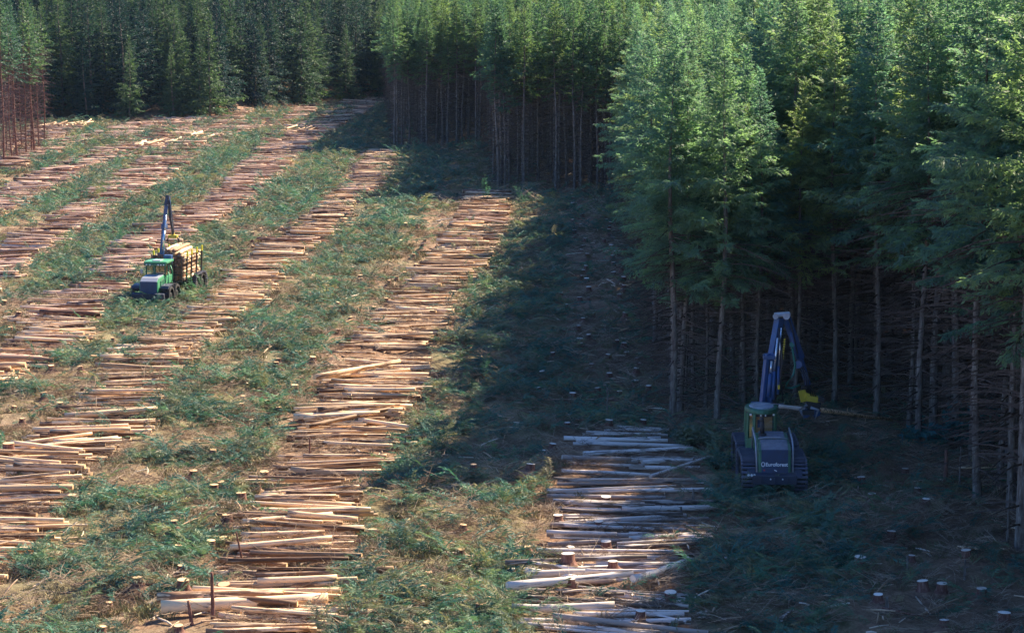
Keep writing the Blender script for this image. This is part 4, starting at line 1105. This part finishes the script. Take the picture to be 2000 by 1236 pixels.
b = MB(); b.prism([(-2.62, .95), (-2.55, 1.75), (-2.2, 1.98), (-.95, 2.06), (-.9, .95)], -.66, .66, .07); FB = b.build('bonnet', M_LGREEN, FW)
b = MB(); b.prism([(-2.67, .98), (-2.60, 1.76), (-2.54, 1.78), (-2.56, .98)], -.60, .60, .015)
for i in range(9): b.box((0, -2.665 + i * .0075, 1.08 + i * .072), (1.1, .02, .018), bev=0)
b.build('grille', M_NAVY, FB)
b = MB(); b.prism([(-2.57, 1.79), (-2.2, 2.02), (-.97, 2.10), (-.97, 2.04), (-2.2, 1.96), (-2.53, 1.74)], -.60, .60, .01); b.build('top_panel', M_STEEL, FB)
b = MB(); b.prism([(-2.0, 1.1), (-1.95, 1.75), (-1.0, 1.85), (-1.0, 1.1)], .665, .70, .01); b.build('side_grille', M_GREEN, FB)
for sx in (-1, 1):
    b = MB(); b.prism([(-2.35, 1.3), (-2.2, 1.45), (-1.2, 1.50), (-1.0, 1.45), (-1.1, 1.40), (-1.4, 1.42), (-2.15, 1.33), (-2.3, 1.2)], sx * 1.05 - .3, sx * 1.05 + .3, .01); b.build('mudguard', M_DGREY, FW)
# cab
b = MB(); b.prism([(-.85, 1.05), (-.9, 1.95), (.75, 1.95), (.8, 1.05)], -.72, .72, .05); FC = b.build('cab', M_LGREEN, FW)
b = MB()
for (x, y, ww) in ((-.68, -.82, .09), (-.08, -.86, .16), (.68, -.82, .09), (.70, -.05, .07), (.68, .68, .12), (-.68, .68, .12)): b.beam((x, y, 1.9), (x * .97, y * .96, 2.82), ww, ww, .015)
b.build('pillars', M_GREEN, FC)
b = MB(); b.box((0, -.82, 2.37), (1.3, .012, .88), bev=0); b.box((.685, -.05, 2.37), (.012, 1.4, .88), bev=0); b.box((-.685, -.05, 2.37), (.012, 1.4, .88), bev=0); b.box((0, .72, 2.37), (1.3, .012, .88), bev=0); b.build('windows', M_GLASS, FC)
b = MB(); b.box((.22, .1, 2.0), (.5, .5, .14)); b.box((.22, .35, 2.35), (.5, .12, .65), bev=.05); b.build('seat', M_TAN, FC)
b = MB(); b.zprism([(-.82, -.98), (.82, -.98), (.86, -.8), (.84, .8), (-.84, .8), (-.86, -.8)], 2.84, 3.0, .05); FR = b.build('cab_roof', M_LGREEN, FC)
b = MB(); b.prism([(-1.02, 2.70), (-1.02, 2.86), (-.9, 2.90), (-.85, 2.74)], -.80, .80, .02); b.build('roof_visor', M_GREEN, FR)
b = MB(); b.box((0, -.3, 3.02), (.6, .8, .07)); b.build('roof_hatch', M_STEEL, FR)
for x in (-.6, -.35, .25, .45, .65):
    b = MB(); b.box((x, -1.035, 2.78), (.09, .04, .08), bev=.01); b.build('work_lamp', M_LAMP, FR)
b = MB(); b.tube([(.74, -.9, 1.1), (.86, -.8, 1.5), (.86, -.5, 2.1), (.74, -.3, 2.2)], .035); b.tube([(.74, .1, 1.1), (.92, .1, 1.7), (.90, .2, 2.2), (.72, .3, 2.6)], .035); b.box((.95, -.35, .95), (.4, .5, .05)); b.box((.92, -.35, 1.25), (.3, .4, .05)); b.build('access_steps', M_LGREEN, FW)
b = MB(); b.tube([(-.7, -.85, 2.5), (-.98, -1.0, 2.6), (-.98, -1.0, 2.2)], .025); b.box((-.98, -1.0, 2.3), (.16, .04, .32)); b.build('mirror', M_STEEL, FW)
# bunk
b = MB(); b.box((0, 2.0, 2.25), (2.1, .07, .06), bev=.01)
for z in (1.2, 1.7, 3.05): b.box((0, 1.97, z), (2.1, .06, .07), bev=.01)
for x in (-1.02, -.5, 0, .5, 1.02): b.box((x, 2.0, 2.15), (.06, .05, 1.9), bev=.01)
b.build('headboard', M_BLACK, FW)
for y in (2.75, 3.9, 5.2, 6.5):
    b = MB(); b.box((0, y, 1.17), (2.35, .14, .14)); BK = b.build('bunk_bolster', M_BLACK, FW)
    for sx in (-1, 1):
        b = MB(); b.beam((sx * 1.13, y, 1.1), (sx * 1.24, y, 3.0), .09, .11, .01); SK = b.build('stake', M_BLACK, BK)
        b2 = MB(); b2.beam((sx * 1.238, y, 2.95), (sx * 1.26, y, 3.35), .10, .11, .015); b2.build('stake_tip', M_LIME, BK)
FM = Matrix.Translation(FW.location) @ Euler((0, 0, FA)).to_matrix().to_4x4() @ Matrix.Scale(.93, 4); finv = FM.inverted()
def fl(px, py, D): return finv @ at(px, py, D)
# load: every log its own object
rg = random.Random(5); nload = 0
for lay in range(10):
    z = 1.36 + lay * .225; hw = 1.02 if lay < 8 else (.75 if lay == 8 else .45)
    x = -hw + rg.uniform(0, .08)
    while x < hw:
        rr = rg.uniform(.10, .135); L = rg.choice((4.3, 4.5, 4.6, 4.4))
        p = FM @ Vector((x, 4.5 + rg.uniform(-.12, .12), z + rg.uniform(-.02, .03)))
        o = meshobj('log', LOADM[rg.randrange(5)]); o.location = p
        o.rotation_euler = (rg.uniform(0, 6.28), 0, FA + R(90) + rg.gauss(0, .012 if lay < 7 else .05)); o.scale = (.93 * L / 4, .93 * rr / .1, .93 * rr / .1)
        sidew = 'left side' if x < -.4 else ('middle' if x < .4 else 'right side')
        hgt = ['bottom layer', 'second layer', 'third layer', 'fourth layer', 'fifth layer', 'sixth layer', 'seventh layer', 'eighth layer', 'ninth layer', 'topmost layer'][lay]
        tag(o, 'bark-brown log in the %s of the forwarder load, %s' % (hgt, sidew), 'log', 'forwarder load, %s %s' % (hgt, sidew)); nload += 1
        x += rr * 2 + rg.uniform(.0, .03)
print('LOAD', nload)
CD = fy + 2.6 + 1.6
b = MB(); b.cyl((.22, 1.45, 1.1), (.22, 1.45, 2.7), .26, 16); b.box((.22, 1.45, 2.9), (.55, .5, .6)); b.build('crane_base', M_BLUE, FW)
b = MB(); b.beam(fl(316, 497, CD), fl(321, 440, CD), .27, .3, .03); b.beam(fl(320, 445, CD), fl(325, 400, CD), .22, .25, .03); b.box(fl(321, 442, CD), (.36, .4, .3)); FBm = b.build('main_boom', M_BLUE, FW)
b = MB(); b.cyl(fl(322, 470, CD - .3), fl(324, 420, CD - .25), .05); b.cyl(fl(319, 490, CD - .3), fl(321, 450, CD - .3), .08); b.build('lift_cylinder', M_CHROME, FBm)
b = MB(); b.beam(fl(325, 403, CD), fl(329, 382, CD + .2), .26, .3, .04); b.beam(fl(329, 384, CD + .3), fl(333, 425, CD + .8), .2, .24, .03); b.beam(fl(332, 420, CD + .8), fl(338, 457, CD + 1.6), .15, .18, .02); FS = b.build('stick', M_DGREY, FW)
b = MB(); b.tube([fl(331, 385, CD), fl(336, 420, CD + .5), fl(340, 455, CD + 1.4)], .03); b.build('hydraulic_hose', M_BLUE, FS)
gc = fl(338, 462, CD + 1.7)
b = MB(); b.cyl(gc + Vector((0, 0, .3)), gc, .12, 12); b.prism([(gc.y - .25, gc.z - .1), (gc.y - .18, gc.z + .12), (gc.y + .18, gc.z + .12), (gc.y + .25, gc.z - .1)], gc.x - .34, gc.x + .34, .04)
GR = b.build('grapple', M_YELLOW, FS)
for sx in (-1, 1):
    b = MB(); b.tube([gc + Vector((sx * .25, 0, .0)), gc + Vector((sx * .42, 0, -.2)), gc + Vector((sx * .36, 0, -.5))], [.08, .07, .03]); b.build('grapple_claw', M_BLACK, GR)

# ------------------------------------------------------------------ poles, snags, felled top
def snag(px, py, ytop, r, label, m_=None, lean=0):
    x, y = gp(px, py); z0 = tz(x, y); hgt = (py - ytop) * y / F / cp
    pole('broken_pole', (x, y, z0 - .1), (x + lean, y, z0 + hgt), r, r * .6, m_ or M_TRUNK_RED, label, 'pole', group='broken poles left standing', stubs=5, seed=px)
snag(476, 1100, 1035, .045, 'thin broken pole standing in the middle log row, right of the bare stumps', lean=-.25)
snag(416, 1222, 1128, .075, 'thick splintered pole standing over the two dark logs at the bottom')
snag(376, 1232, 1182, .07, 'short splintered pole leaning at the left end of the bottom logs', lean=-.12)
snag(1186, 825, 754, .05, 'broken pole standing on the bare strip above the white logs', M_TRUNK)
snag(1256, 800, 765, .04, 'short thin pole standing right of the bare strip pole', M_TRUNK)
snag(1346, 905, 880, .06, 'short dark leaning pole behind the right end of the white logs', M_TRUNK, .25)
snag(1354, 978, 950, .07, 'dark upright peg in the white log row', M_TRUNK)
snag(1330, 1000, 972, .07, 'second dark upright peg in the white log row, left of the other', M_TRUNK)
snag(1321, 1065, 1048, .07, 'pale upright peg in the lower white logs', M_LOG_P)
snag(1846, 955, 885, .10, 'thick red-brown broken stem standing at the right by the wood', M_TRUNK_RED)
snag(1874, 958, 878, .045, 'slim bare pole standing right of the broken red stem', M_TRUNK)
snag(1967, 1075, 935, .06, 'tall slim bare pole at the right edge under the spruces', M_TRUNK)
snag(1772, 1118, 1085, .07, 'squat dark broken stem on the bare ground at lower right', M_TRUNK)
snag(1884, 1140, 1100, .05, 'dark peg under the pale stump at lower right', M_TRUNK)
snag(1732, 1200, 1165, .07, 'dark broken stem near the bottom right stumps', M_TRUNK)
snag(703, 1085, 1060, .05, 'small peg at the right end of the middle row, low down', M_TRUNK_RED)
snag(605, 890, 855, .05, 'brown peg at the left end of the middle row, half way up', M_TRUNK_RED)
def lying(pts, r, label, m_, cat='branch', z=.12, stubs=4, name='fallen_branch', group='fallen branches and tops'):
    p = [Vector((*gp(x, y), 0)) for x, y in pts]
    for v in p: v.z = tz(v.x, v.y) + r + z
    o = pole(name, p[0], p[-1], r, r * .5, m_, label, cat, group=group, stubs=stubs, seed=int(pts[0][0]))
lying([(1872, 935), (1972, 936)], .06, 'pale slim pole lying at the right between two bare poles', M_LOG_P, z=.35)
lying([(1870, 1075), (1975, 1092)], .08, 'pale brown fallen branch at the right edge beneath the spruces', M_LOG_P)
lying([(1560, 962), (1730, 905)], .04, 'long thin crooked branch right of the harvester', M_LOG_P, stubs=9)
lying([(1790, 1205), (1880, 1172)], .05, 'brown branch among stumps at the lower right', M_LOG_P)
lying([(1722, 1202), (1800, 1205)], .06, 'dark brown log lying among the bottom right stumps', M_TRUNK_RED)
lying([(1500, 1030), (1540, 1020)], .05, 'pale stick on the dark brash below the harvester', M_LOG_W)
lying([(1540, 1103), (1588, 1098)], .04, 'second pale stick lower on the dark brash', M_LOG_W)
lying([(1415, 1108), (1475, 1112)], .05, 'pale bent stick right of the white log row', M_LOG_W)
lying([(1525, 1212), (1548, 1200)], .08, 'short thick white piece at the bottom below the harvester', M_LOG_W, stubs=1)
lying([(1450, 1182), (1482, 1165)], .04, 'small brown stick at the bottom, right of the white row', M_LOG_P)
lying([(1060, 785), (1250, 783)], .04, 'long thin brown pole across the bare strip', M_LOG_R)
lying([(1065, 828), (1180, 830)], .05, 'brown pole on the bare strip just above the white logs', M_LOG_R)
lying([(980, 935), (1030, 922)], .04, 'pale branch on the brash edge left of the white row', M_LOG_P)
lying([(280, 1152), (390, 1148)], .04, 'dark stick right of the lone stumps at the lower left', M_TRUNK_RED)
lying([(505, 548), (545, 535)], .05, 'pale stick between the forwarder and the row to its right', M_LOG_P)
lying([(92, 283), (130, 299)], .16, 'pale trunk fallen at the foot of the left clump', M_LOG_P, 'log', z=.25, name='fallen_log', stubs=2)
# felled spruce top with blue-green needles beside the harvester
x, y = gp(1700, 905)
for (px, py, az, L, n_, lab) in ((1750, 872, .15, 4.6, 26, 'felled blue-green spruce top lying at the foot of the wood, right of the harvester'),
                                 (1395, 875, 2.4, 1.8, 14, 'small heap of green branches left of the harvester'),
                                 (1830, 860, -.2, 3.2, 20, 'second felled blue-green top, further right by the wood')):
    q = QB(); rg_ = random.Random(px)
    for i in range(n_ * 4):
        u = rg_.random(); bx = math.cos(az) * L * u; by = math.sin(az) * L * u
        needle_branch(q, (bx, by, .3 + (1.5 if px > 1800 else .5) * rg_.random()), az + rg_.choice((-1, 1)) * rg_.uniform(.4, 1.3), (1 - u * .7) * rg_.uniform(.7, 1.5), rg_.uniform(-.1, 1.1), rg_.uniform(-.5, .2), .08, .08, .4, rg_, .3)
    x, y = gp(px, py); o = empty('felled_spruce_top', (x, y, tz(x, y)))
    meshobj('needles', q.mesh('needles', [M_FERNY if px > 1500 else M_BRASH]), o)
    q = QB(); q.tube([(-.3, -.02, .2), (math.cos(az) * L, math.sin(az) * L, .45)], [.07, .02], 6); meshobj('stem', q.mesh('stem', [M_TRUNK]), o)
    tag(o, lab, 'felled treetop')

# ------------------------------------------------------------------ the air
m, t, out = mat('haze_air'); pv = N(t, 'ShaderNodeVolumePrincipled'); pv.inputs['Color'].default_value = (0.50, 0.74, 1.0, 1); pv.inputs['Density'].default_value = 0.00004
t.links.new(pv.outputs[0], out.inputs['Volume'])
b = MB(); b.box((0, 700, 60), (3300, 4600, 160), bev=0); hz_ = b.build('haze', m); tag(hz_, 'thin pale blue air over the clearing and woods', 'haze', kind='stuff')
